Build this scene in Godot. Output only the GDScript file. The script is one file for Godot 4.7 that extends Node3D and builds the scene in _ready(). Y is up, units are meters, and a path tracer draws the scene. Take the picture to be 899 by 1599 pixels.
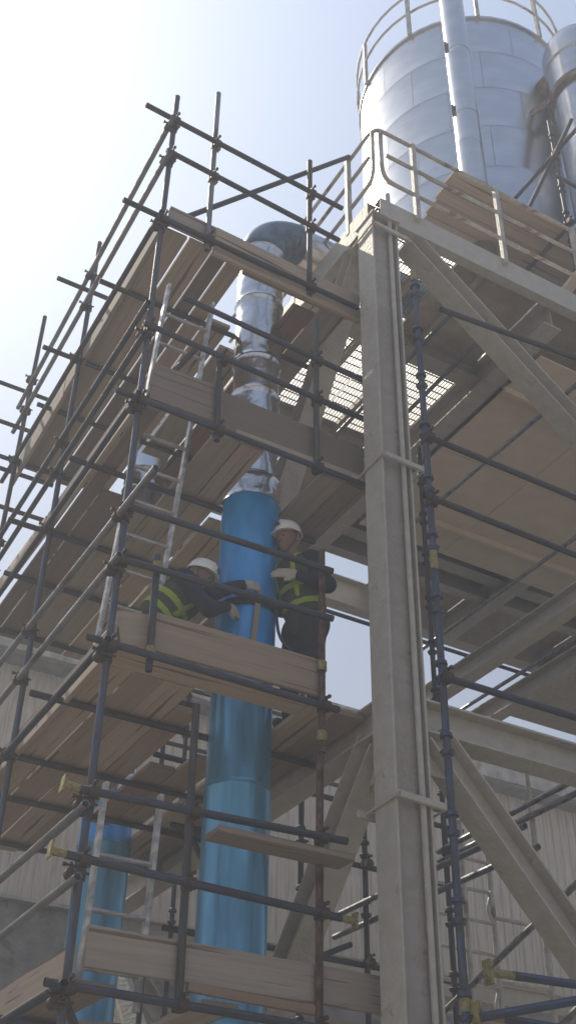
extends Node3D
# Scaffolded pipe risers beside a steel frame that carries a silo, seen from the yard below.

var M := {}
var cache := {}
var used := {}
var rng := RandomNumberGenerator.new()

# ---------------------------------------------------------------- helpers: naming
func numbered(n: String) -> String:
	if not used.has(n):
		used[n] = 0
		return n
	used[n] += 1
	return "%s_%03d" % [n, used[n]]

func thing(called: String, label: String, category: String, at := Vector3.ZERO, group := "") -> Node3D:
	var o := Node3D.new()
	o.name = numbered(called)
	add_child(o, true)
	o.position = at
	tag(o, label, category, group)
	return o

func tag(o: Node, label: String, category: String, group := "") -> void:
	o.set_meta("label", label)
	o.set_meta("category", category)
	if group != "":
		o.set_meta("group", group)

func put(parent: Node3D, called: String, mesh: Mesh, mat: Material, xf := Transform3D.IDENTITY) -> MeshInstance3D:
	var o := MeshInstance3D.new()
	o.name = called
	o.mesh = mesh
	o.material_override = mat
	parent.add_child(o, true)
	o.global_transform = xf
	return o

func structure(called: String, mesh: Mesh, mat: Material, xf := Transform3D.IDENTITY) -> MeshInstance3D:
	var o := put(self, called, mesh, mat, xf)
	o.set_meta("kind", "structure")
	return o

# ---------------------------------------------------------------- helpers: meshes
func along(a: Vector3, b: Vector3, up := Vector3.UP) -> Transform3D:
	# local X runs from a to b, local Y as near to up as can be
	var x := (b - a).normalized()
	if absf(x.dot(up)) > 0.985:
		up = Vector3(1, 0, 0) if absf(x.x) < 0.9 else Vector3(0, 0, 1)
	var z := x.cross(up).normalized()
	var y := z.cross(x).normalized()
	return Transform3D(Basis(x, y, z), a)

func quad(st: SurfaceTool, p: Array, uv: Array) -> void:
	for i in [0, 1, 2, 0, 2, 3]:
		st.set_uv(uv[i])
		st.add_vertex(p[i])

func extrude(profile: PackedVector2Array, length: float, smooth := false) -> ArrayMesh:
	# profile in (z, y), counter-clockwise seen from +X; runs along +X
	var st := SurfaceTool.new()
	st.begin(Mesh.PRIMITIVE_TRIANGLES)
	st.set_smooth_group(0 if smooth else -1)
	var n := profile.size()
	var run := 0.0
	for i in n:
		var p := profile[i]
		var q := profile[(i + 1) % n]
		var w := p.distance_to(q)
		quad(st, [Vector3(0, p.y, p.x), Vector3(length, p.y, p.x), Vector3(length, q.y, q.x), Vector3(0, q.y, q.x)],
			[Vector2(0, run), Vector2(length, run), Vector2(length, run + w), Vector2(0, run + w)])
		run += w
	var tri := Geometry2D.triangulate_polygon(profile)
	st.set_smooth_group(-1)
	for e in 2:
		for k in range(0, tri.size(), 3):
			for j in 3:
				var v := profile[tri[k + (j if e == 0 else 2 - j)]]
				st.set_uv(v)
				st.add_vertex(Vector3(length * e, v.y, v.x))
	st.generate_normals()
	return st.commit()

func box_profile(h: float, w: float, c := 0.003) -> PackedVector2Array:
	var y := h / 2
	var z := w / 2
	return PackedVector2Array([Vector2(-z, -y + c), Vector2(-z + c, -y), Vector2(z - c, -y), Vector2(z, -y + c), Vector2(z, y - c), Vector2(z - c, y), Vector2(-z + c, y), Vector2(-z, y - c)])

func i_profile(h: float, w: float, tf: float, tw: float) -> PackedVector2Array:
	var y := h / 2
	var z := w / 2
	var t := tw / 2
	return PackedVector2Array([Vector2(-z, -y), Vector2(z, -y), Vector2(z, -y + tf), Vector2(t, -y + tf), Vector2(t, y - tf), Vector2(z, y - tf), Vector2(z, y), Vector2(-z, y), Vector2(-z, y - tf), Vector2(-t, y - tf), Vector2(-t, -y + tf), Vector2(-z, -y + tf)])

func angle_profile(h: float, w: float, t: float) -> PackedVector2Array:
	return PackedVector2Array([Vector2(-w / 2, -h / 2), Vector2(w / 2, -h / 2), Vector2(w / 2, -h / 2 + t), Vector2(-w / 2 + t, -h / 2 + t), Vector2(-w / 2 + t, h / 2), Vector2(-w / 2, h / 2)])

func bar(parent: Node3D, called: String, a: Vector3, b: Vector3, profile: PackedVector2Array, key: String, mat: Material, up := Vector3.UP) -> MeshInstance3D:
	var l := a.distance_to(b)
	var k := "%s %.3f" % [key, l]
	if not cache.has(k):
		cache[k] = extrude(profile, l)
	return put(parent, called, cache[k], mat, along(a, b, up))

func beam_box(parent: Node3D, called: String, a: Vector3, b: Vector3, h: float, w: float, mat: Material, up := Vector3.UP) -> MeshInstance3D:
	return bar(parent, called, a, b, box_profile(h, w, minf(0.003, minf(h, w) * 0.2)), "box %.3f %.3f" % [h, w], mat, up)

func lathe(points: PackedVector2Array, n := 24, noise: FastNoiseLite = null, amount := 0.0, from := 0.0, to := TAU) -> ArrayMesh:
	# points (radius, y) from bottom to top
	var st := SurfaceTool.new()
	st.begin(Mesh.PRIMITIVE_TRIANGLES)
	var rows := []
	var run := 0.0
	for i in points.size():
		if i > 0:
			run += points[i].distance_to(points[i - 1])
		var row := []
		for j in n + 1:
			var a := from + (to - from) * j / n
			var r := points[i].x
			if noise and r > 0.001:
				r += noise.get_noise_3d(cos(a) * 100.0 * points[i].x, points[i].y * 100.0, sin(a) * 100.0 * points[i].x) * amount
			row.append([Vector3(r * cos(a), points[i].y, r * sin(a)), Vector2((to - from) * j / n * maxf(points[i].x, 0.02), run)])
		rows.append(row)
	var group := 1
	for i in points.size() - 1:
		if i > 0 and absf((points[i] - points[i - 1]).angle_to(points[i + 1] - points[i])) > 0.6:
			group += 1
		st.set_smooth_group(group)
		for j in n:
			var q := [rows[i][j], rows[i][j + 1], rows[i + 1][j + 1], rows[i + 1][j]]
			quad(st, [q[0][0], q[1][0], q[2][0], q[3][0]], [q[0][1], q[1][1], q[2][1], q[3][1]])
	st.generate_normals()
	return st.commit()

func pts(a: Array) -> PackedVector2Array:
	var r := PackedVector2Array()
	for i in range(0, a.size(), 2):
		r.append(Vector2(a[i], a[i + 1]))
	return r

func tube_mesh(l: float, r: float, n := 12) -> ArrayMesh:
	var k := "tube %.3f %.4f" % [l, r]
	if not cache.has(k):
		# open ended tube standing on y = 0, hollow at both ends
		var st := SurfaceTool.new()
		st.begin(Mesh.PRIMITIVE_TRIANGLES)
		var ri := r * 0.86
		var ring := [[ri, minf(0.06, l * 0.3)], [ri, 0.0], [r, 0.0], [r, l], [ri, l], [ri, l - minf(0.06, l * 0.3)]]
		for i in ring.size() - 1:
			st.set_smooth_group(i + 1)
			for j in n:
				var a0 := TAU * j / n
				var a1 := TAU * (j + 1) / n
				var p: Array = ring[i]
				var q: Array = ring[i + 1]
				quad(st, [Vector3(p[0] * cos(a0), p[1], p[0] * sin(a0)), Vector3(p[0] * cos(a1), p[1], p[0] * sin(a1)), Vector3(q[0] * cos(a1), q[1], q[0] * sin(a1)), Vector3(q[0] * cos(a0), q[1], q[0] * sin(a0))],
					[Vector2(a0 * r, p[1]), Vector2(a1 * r, p[1]), Vector2(a1 * r, q[1]), Vector2(a0 * r, q[1])])
		for e in 2:
			for j in n:
				var y: float = ring[0][1] if e == 0 else ring[5][1]
				var a0 := TAU * j / n
				var a1 := TAU * (j + 1) / n
				for v in [Vector3(0, y, 0), Vector3(ri * cos(a0), y, ri * sin(a0)), Vector3(ri * cos(a1), y, ri * sin(a1))]:
					st.set_uv(Vector2(v.x, v.z))
					st.add_vertex(v)
		st.generate_normals()
		cache[k] = st.commit()
	return cache[k]

func tube(parent: Node3D, called: String, a: Vector3, b: Vector3, mat: Material, r := 0.0242) -> MeshInstance3D:
	var t := along(a, b)
	var l := snappedf(a.distance_to(b), 0.005)
	# turn local X (the run) into the mesh's Y
	return put(parent, called, tube_mesh(l, r), mat, Transform3D(Basis(t.basis.z, t.basis.x, t.basis.y), a))

func path_tube(points: PackedVector3Array, r: float, n := 8) -> ArrayMesh:
	var st := SurfaceTool.new()
	st.begin(Mesh.PRIMITIVE_TRIANGLES)
	st.set_smooth_group(0)
	var rows := []
	var run := 0.0
	var side := Vector3.ZERO
	for i in points.size():
		var d := (points[mini(i + 1, points.size() - 1)] - points[maxi(i - 1, 0)]).normalized()
		if side == Vector3.ZERO:
			side = d.cross(Vector3.UP)
			if side.length() < 0.1:
				side = d.cross(Vector3.RIGHT)
		side = (side - d * side.dot(d)).normalized()
		var other := d.cross(side)
		if i > 0:
			run += points[i].distance_to(points[i - 1])
		var row := []
		for j in n + 1:
			var a := TAU * j / n
			row.append([points[i] + (side * cos(a) + other * sin(a)) * r, Vector2(a * r, run)])
		rows.append(row)
	for i in points.size() - 1:
		for j in n:
			var q := [rows[i][j], rows[i + 1][j], rows[i + 1][j + 1], rows[i][j + 1]]
			quad(st, [q[0][0], q[1][0], q[2][0], q[3][0]], [q[0][1], q[1][1], q[2][1], q[3][1]])
	for e in 2:
		var i := 0 if e == 0 else points.size() - 1
		for j in n:
			for v in [points[i], rows[i][j + e][0], rows[i][j + 1 - e][0]]:
				st.set_uv(Vector2.ZERO)
				st.add_vertex(v)
	st.generate_normals()
	return st.commit()

func arc(parts: Array, bend := 0.08, steps := 5) -> PackedVector3Array:
	# polyline with rounded corners
	var out := PackedVector3Array([parts[0]])
	for i in range(1, parts.size() - 1):
		var p: Vector3 = parts[i]
		var a: Vector3 = p + (parts[i - 1] - p).normalized() * minf(bend, p.distance_to(parts[i - 1]) * 0.45)
		var b: Vector3 = p + (parts[i + 1] - p).normalized() * minf(bend, p.distance_to(parts[i + 1]) * 0.45)
		for k in steps + 1:
			var t := float(k) / steps
			out.append(a.lerp(p, t).lerp(p.lerp(b, t), t))
	out.append(parts[parts.size() - 1])
	return out

func coupler_mesh() -> ArrayMesh:
	if not cache.has("coupler"):
		# two collars at right angles (along Y and along X), a bridge and two bolts with nuts
		var st := SurfaceTool.new()
		st.begin(Mesh.PRIMITIVE_TRIANGLES)
		var c := CylinderMesh.new()
		c.top_radius = 0.035
		c.bottom_radius = 0.035
		c.height = 0.056
		c.radial_segments = 10
		c.rings = 1
		st.append_from(c, 0, Transform3D.IDENTITY)
		st.append_from(c, 0, Transform3D(Basis(Vector3(0, 0, 1), PI / 2), Vector3(0, 0, 0.05)))
		var b := BoxMesh.new()
		b.size = Vector3(0.05, 0.05, 0.03)
		st.append_from(b, 0, Transform3D(Basis.IDENTITY, Vector3(0, 0, 0.025)))
		var bolt := CylinderMesh.new()
		bolt.top_radius = 0.008
		bolt.bottom_radius = 0.008
		bolt.height = 0.085
		bolt.radial_segments = 6
		bolt.rings = 1
		var nut := CylinderMesh.new()
		nut.top_radius = 0.014
		nut.bottom_radius = 0.014
		nut.height = 0.016
		nut.radial_segments = 6
		nut.rings = 1
		for s in [[Vector3(0.046, 0, 0.005), Basis(Vector3(1, 0, 0), PI / 2)], [Vector3(0, 0.046, 0.055), Basis(Vector3(1, 0, 0), PI / 2)]]:
			st.append_from(bolt, 0, Transform3D(s[1], s[0]))
			st.append_from(nut, 0, Transform3D(s[1], s[0] + Vector3(0, 0, 0.04)))
			st.append_from(b, 0, Transform3D(Basis.IDENTITY.scaled(Vector3(0.35, 0.7, 0.5)), s[0]))
		cache["coupler"] = st.commit()
	return cache["coupler"]

func coupler(parent: Node3D, at: Vector3, mat: Material, yaw := 0.0, tilt := 0.0) -> void:
	put(parent, "coupler", coupler_mesh(), mat, Transform3D(Basis(Vector3.UP, yaw) * Basis(Vector3(0, 0, 1), tilt), at))

# ---------------------------------------------------------------- helpers: materials
func noise_image(n: int, seed_: int, fx: float, fy: float, oct: int) -> Image:
	# seamless noise, stretched where one frequency is lower than the other
	var a := FastNoiseLite.new()
	a.seed = seed_
	a.noise_type = FastNoiseLite.TYPE_SIMPLEX_SMOOTH
	a.fractal_octaves = oct
	var f := maxf(fx, fy)
	a.frequency = f / n
	var img := a.get_seamless_image(maxi(8, int(n * fx / f)), maxi(8, int(n * fy / f)))
	img.convert(Image.FORMAT_RGB8)
	img.resize(n, n, Image.INTERPOLATE_CUBIC)
	return img

func tex(n: int, seed_: int, fx: float, fy: float, lo: Color, hi: Color, spots := 0.0, spot := Color.BLACK, oct := 4) -> ImageTexture:
	var img := noise_image(n, seed_, fx, fy, oct)
	var img2 := noise_image(n, seed_ + 500, fx * 0.6, fy * 0.6, 5)
	for y in n:
		for x in n:
			var c := lo.lerp(hi, clampf((img.get_pixel(x, y).r - 0.5) * 1.3 + 0.5, 0.0, 1.0))
			if spots > 0.0:
				c = c.lerp(spot, smoothstep(1.0 - spots, 1.12 - spots, img2.get_pixel(x, y).r) * 0.8)
			img.set_pixel(x, y, c)
	img.generate_mipmaps()
	return ImageTexture.create_from_image(img)

func bump(n: int, seed_: int, fx: float, fy: float, strength: float, oct := 4) -> ImageTexture:
	var t := tex(n, seed_, fx, fy, Color.BLACK, Color.WHITE, 0.0, Color.BLACK, oct)
	var img := t.get_image()
	img.clear_mipmaps()
	img.bump_map_to_normal_map(strength)
	img.generate_mipmaps()
	return ImageTexture.create_from_image(img)

func mat(c: Color, rough := 0.7, metal := 0.0, t: Texture2D = null, scale := Vector3.ONE, nrm: Texture2D = null, ns := 1.0) -> StandardMaterial3D:
	var m := StandardMaterial3D.new()
	m.albedo_color = c
	m.roughness = rough
	m.metallic = metal
	m.metallic_specular = 0.5
	if t:
		m.albedo_texture = t
	if nrm:
		m.normal_enabled = true
		m.normal_texture = nrm
		m.normal_scale = ns
	m.uv1_scale = scale
	return m

func lin(r: float, g: float, b: float) -> Color:
	return Color(r, g, b).linear_to_srgb()

func make_materials() -> void:
	var w := Color.WHITE
	var wear := tex(256, 3, 5.0, 5.0, Color(0.72, 0.72, 0.72), w, 0.3, Color(0.62, 0.52, 0.44))
	var paint := tex(256, 5, 9.0, 3.0, Color(0.6, 0.6, 0.6), w, 0.4, Color(1.0, 0.72, 0.5))
	var rust := tex(256, 9, 8.0, 8.0, Color(0.5, 0.36, 0.28), Color(1, 0.9, 0.82), 0.36, Color(0.5, 0.28, 0.16))
	var wood := []
	var woodn := bump(256, 21, 2.0, 40.0, 2.0)
	for i in 5:
		wood.append(tex(256, 40 + i, 2.0, 20.0, Color(0.93, 0.92, 0.91), w, 0.28, [Color(0.6, 0.55, 0.5), Color(1, 1, 1), Color(0.66, 0.6, 0.55), Color(0.5, 0.46, 0.43), Color(1, 0.98, 0.96)][i]))
	var tints := [lin(0.29, 0.225, 0.168), lin(0.36, 0.29, 0.222), lin(0.225, 0.182, 0.145), lin(0.39, 0.315, 0.238), lin(0.25, 0.17, 0.12), lin(0.31, 0.265, 0.218), lin(0.18, 0.14, 0.112)]
	M.wood = []
	for i in tints.size():
		var m := mat(tints[i], 0.9, 0.0, wood[i % 5], Vector3(0.4, 1.7, 1), woodn, 0.15)
		m.uv1_offset = Vector3(0.37 * i, 0.21 * i, 0)
		M.wood.append(m)
	M.wood_pale = mat(lin(0.5, 0.43, 0.34), 0.9, 0.0, wood[1], Vector3(0.5, 2.2, 1), woodn, 0.6)
	M.wood_red = mat(lin(0.21, 0.125, 0.085), 0.9, 0.0, wood[3], Vector3(0.5, 2.2, 1), woodn, 0.6)
	var fine := bump(256, 77, 30.0, 30.0, 2.0)
	M.blue_tube = mat(lin(0.045, 0.07, 0.135), 0.5, 0.0, paint, Vector3(3, 1.5, 1), fine, 0.2)
	M.navy_tube = mat(lin(0.03, 0.042, 0.072), 0.5, 0.0, paint, Vector3(3, 1.1, 1), fine, 0.2)
	M.dark_tube = mat(lin(0.05, 0.055, 0.062), 0.55, 0.2, paint, Vector3(3, 1.3, 1), fine, 0.2)
	M.green_tube = mat(lin(0.075, 0.1, 0.1), 0.55, 0.1, paint, Vector3(3, 1.3, 1), fine, 0.2)
	M.galv = mat(lin(0.34, 0.34, 0.34), 0.38, 0.75, wear, Vector3(3, 1.5, 1), fine, 0.25)
	M.galv_dull = mat(lin(0.24, 0.245, 0.26), 0.5, 0.5, wear, Vector3(1, 0.5, 1), fine, 0.25)
	M.rusty_tube = mat(lin(0.16, 0.115, 0.095), 0.8, 0.1, rust, Vector3(3, 1.5, 1), fine, 0.3)
	M.clamp = mat(lin(0.11, 0.11, 0.115), 0.6, 0.4, rust, Vector3(4, 4, 1))
	M.clamp_yellow = mat(lin(0.3, 0.255, 0.1), 0.65, 0.0, wear, Vector3(5, 5, 1))
	M.alu = mat(lin(0.55, 0.55, 0.55), 0.4, 0.6, wear, Vector3(2, 1, 1))
	M.steel = mat(lin(0.44, 0.415, 0.365), 0.62, 0.0, tex(512, 15, 10.0, 10.0, Color(0.93, 0.93, 0.92), w, 0.16, Color(0.84, 0.79, 0.73)), Vector3(0.7, 0.7, 1), fine, 0.3)
	M.steel_worn = mat(lin(0.33, 0.305, 0.275), 0.75, 0.0, tex(512, 16, 10.0, 4.0, Color(0.92, 0.9, 0.88), w, 0.16, Color(0.8, 0.73, 0.67)), Vector3(0.5, 0.9, 1), fine, 0.5)
	M.cream_paint = mat(lin(0.5, 0.47, 0.4), 0.55, 0.0, wear, Vector3(1, 1, 1), fine, 0.2)
	M.grating = mat(lin(0.3, 0.3, 0.3), 0.5, 0.6)
	M.floor_plate = mat(lin(0.5, 0.42, 0.33), 0.8, 0.0, tex(512, 18, 6.0, 6.0, Color(0.88, 0.86, 0.84), w, 0.16, Color(0.76, 0.7, 0.64)), Vector3(0.4, 0.4, 1), fine, 0.3)
	M.ply = mat(lin(0.66, 0.56, 0.43), 0.75, 0.0, tex(256, 19, 6.0, 8.0, Color(0.96, 0.95, 0.94), w, 0.12, Color(0.88, 0.84, 0.8)), Vector3(0.4, 0.4, 1))
	M.silo = mat(lin(0.58, 0.57, 0.56), 0.24, 0.97, tex(512, 23, 5.0, 9.0, Color(0.92, 0.92, 0.93), w, 0.14, Color(0.85, 0.82, 0.79)), Vector3(0.35, 0.35, 1), bump(256, 24, 3.0, 3.0, 1.0, 2), 0.03)
	M.silo_dirty = mat(lin(0.36, 0.33, 0.3), 0.55, 0.5, rust, Vector3(0.5, 0.5, 1))
	M.foil = mat(lin(0.58, 0.59, 0.61), 0.22, 0.97, null, Vector3(0.9, 0.9, 1), bump(256, 27, 6.0, 6.0, 4.0, 3), 0.2)
	M.blue_film = mat(lin(0.01, 0.32, 0.78), 0.32, 0.05, tex(512, 29, 10.0, 6.0, Color(0.82, 0.86, 0.9), w, 0.18, Color(0.9, 0.9, 0.88), 5), Vector3(0.6, 0.4, 1), bump(256, 34, 3.0, 2.0, 3.0, 3), 0.25)
	M.blue_film.clearcoat_enabled = true
	M.blue_film.clearcoat = 0.5
	M.blue_film.clearcoat_roughness = 0.15
	M.blue_sheet = mat(lin(0.12, 0.36, 0.56), 0.28, 0.5, tex(512, 31, 14.0, 5.0, Color(0.82, 0.86, 0.88), w, 0.26, Color(0.86, 0.84, 0.8), 5), Vector3(0.7, 0.35, 1), bump(256, 33, 3.0, 2.0, 3.0, 3), 0.3)
	M.cap = mat(lin(0.13, 0.19, 0.27), 0.42, 0.5, wear, Vector3(1, 1, 1))
	M.wall_sheet = mat(lin(0.56, 0.51, 0.435), 0.7, 0.0, tex(512, 35, 3.0, 26.0, Color(0.86, 0.84, 0.81), w, 0.2, Color(0.78, 0.73, 0.67)), Vector3(0.4, 0.5, 1))
	M.fascia = mat(lin(0.47, 0.45, 0.41), 0.7, 0.0, wear, Vector3(0.5, 0.5, 1))
	M.wall_base = mat(lin(0.24, 0.225, 0.2), 0.85, 0.0, wear, Vector3(0.4, 0.4, 1), fine, 0.5)
	M.ground = mat(lin(0.52, 0.45, 0.36), 0.95, 0.0, tex(512, 37, 12.0, 12.0, Color(0.78, 0.76, 0.73), w, 0.26, Color(0.66, 0.62, 0.58)), Vector3(0.15, 0.15, 1), fine, 0.6)
	M.skin = mat(lin(0.2, 0.115, 0.08), 0.6)
	M.helmet = mat(lin(0.78, 0.78, 0.75), 0.35)
	M.navy_cloth = mat(lin(0.018, 0.024, 0.045), 0.95, 0.0, tex(256, 51, 40.0, 40.0, Color(0.7, 0.7, 0.7), w), Vector3(4, 4, 1))
	M.dark_cloth = mat(lin(0.03, 0.032, 0.036), 0.95, 0.0, M.navy_cloth.albedo_texture, Vector3(4, 4, 1))
	M.vest_dark = mat(lin(0.05, 0.075, 0.03), 0.9, 0.0, M.navy_cloth.albedo_texture, Vector3(4, 4, 1))
	M.vest_lime = mat(lin(0.36, 0.52, 0.05), 0.8, 0.0, M.navy_cloth.albedo_texture, Vector3(4, 4, 1))
	M.glove = mat(lin(0.4, 0.36, 0.3), 0.9)
	M.rubber = mat(lin(0.02, 0.02, 0.022), 0.6)
	M.mark = mat(lin(0.03, 0.08, 0.05), 0.6)
	M.eye = mat(lin(0.02, 0.015, 0.012), 0.3)

# ---------------------------------------------------------------- light and camera
const SUN_AZ := -16.0
const SUN_EL := 52.0

func sun_dir() -> Vector3:
	var a := deg_to_rad(SUN_AZ)
	var e := deg_to_rad(SUN_EL)
	return Vector3(sin(a) * cos(e), sin(e), -cos(a) * cos(e))

func make_sky() -> ImageTexture:
	var w := 512
	var h := 256
	var img := Image.create(w, h, false, Image.FORMAT_RGBF)
	var s := sun_dir()
	for y in h:
		var el := PI / 2 - PI * (y + 0.5) / h
		for x in w:
			var az := TAU * (x + 0.5) / w
			var d := Vector3(sin(az) * cos(el), sin(el), -cos(az) * cos(el))
			var up := clampf(d.y, 0, 1)
			# dusty air: pale at the horizon, bluer higher up
			var c := Vector3(0.56, 0.62, 0.72).lerp(Vector3(0.2, 0.35, 0.66), pow(up, 0.7))
			# light scattered forward round the sun
			var g := acos(clampf(d.dot(s), -1, 1))
			c += Vector3(1.0, 0.97, 0.92) * (2.6 * exp(-g / 0.25) + 0.8 * exp(-g / 0.38))
			if d.y < 0:
				c = Vector3(0.3, 0.28, 0.25)
			c *= 0.72
			img.set_pixel(x, y, Color(c.x, c.y, c.z))
	return ImageTexture.create_from_image(img)

func make_light() -> void:
	var cam := Camera3D.new()
	cam.name = "camera"
	add_child(cam)
	cam.position = Vector3(0, 1.6, 0)
	cam.rotation_order = EULER_ORDER_YXZ
	cam.rotation_degrees = Vector3(36.41, -29.2, 1.19)
	cam.keep_aspect = Camera3D.KEEP_HEIGHT
	cam.fov = rad_to_deg(2 * atan(799.5 / 1780.0))
	cam.far = 600
	cam.current = true
	var sun := DirectionalLight3D.new()
	sun.name = "sun"
	add_child(sun)
	sun.look_at_from_position(sun_dir() * 50, Vector3.ZERO, Vector3.UP)
	sun.light_energy = 1.6
	sun.light_color = Color(1.0, 0.95, 0.87)
	sun.light_angular_distance = 0.5
	sun.shadow_enabled = true
	var e := Environment.new()
	e.background_mode = Environment.BG_SKY
	var sm := PanoramaSkyMaterial.new()
	sm.panorama = make_sky()
	e.sky = Sky.new()
	e.sky.sky_material = sm
	e.tonemap_mode = Environment.TONE_MAPPER_LINEAR
	e.tonemap_exposure = 1.32
	e.sdfgi_enabled = true
	e.ssao_enabled = true
	e.ssil_enabled = true
	e.fog_enabled = true
	e.fog_density = 0.017
	e.fog_light_color = Color(0.9, 0.92, 0.95)
	var we := WorldEnvironment.new()
	we.name = "environment"
	we.environment = e
	add_child(we)

# ---------------------------------------------------------------- setting
func make_ground() -> void:
	var p := PlaneMesh.new()
	p.size = Vector2(400, 400)
	var g := structure("ground", p, M.ground)
	g.material_override = M.ground.duplicate()
	g.material_override.uv1_scale = Vector3(60, 60, 1)

func make_warehouse() -> void:
	var z := -16.0
	var t := thing("warehouse", "long pale ribbed metal warehouse standing behind the scaffold and steel frame", "building", Vector3(12, 0, z))
	# ribbed sheets, each one metre wide, above a plain base
	var pr := PackedVector2Array()
	for k in 5:
		var x := -0.5 + k * 0.2
		for q in [[0.0, 0.0], [0.075, 0.0], [0.09, 0.028], [0.12, 0.028], [0.135, 0.0]]:
			pr.append(Vector2(x + q[0], q[1]))
	pr.append(Vector2(0.5, 0.0))
	pr.append(Vector2(0.5, -0.05))
	pr.append(Vector2(-0.5, -0.05))
	pr.reverse()
	var sheet := extrude(pr, 3.55)
	for i in 34:
		var x := -4.5 + i
		var xf := Transform3D(Basis(Vector3(0, 1, 0), Vector3(0, 0, 1), Vector3(1, 0, 0)), Vector3(x, 6.72, z))
		put(t, "wall_sheet", sheet, M.wall_sheet, xf)
	beam_box(t, "base_wall", Vector3(-5, 3.33, z - 0.14), Vector3(29, 3.33, z - 0.14), 6.66, 0.2, M.wall_base)
	beam_box(t, "drip_flashing", Vector3(-5, 6.69, z + 0.03), Vector3(29, 6.69, z + 0.03), 0.05, 0.1, M.fascia)
	for i in 12:
		var x := -5.0 + i * 2.85
		beam_box(t, "fascia_panel", Vector3(x, 10.56, z + 0.22), Vector3(x + 2.83, 10.56, z + 0.22), 0.54, 0.5, M.fascia)
	beam_box(t, "coping", Vector3(-5, 10.86, z + 0.22), Vector3(29.2, 10.86, z + 0.22), 0.05, 0.58, M.fascia)
	beam_box(t, "gutter_soffit", Vector3(-5, 10.27, z + 0.2), Vector3(29.2, 10.27, z + 0.2), 0.04, 0.44, M.wall_base)
	beam_box(t, "back_wall", Vector3(-5, 5.0, z - 12), Vector3(29, 5.0, z - 12), 10.0, 0.2, M.wall_base)
	beam_box(t, "roof", Vector3(-5, 10.2, z - 6.1), Vector3(29, 10.2, z - 6.1), 0.1, 11.9, M.fascia)

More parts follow.
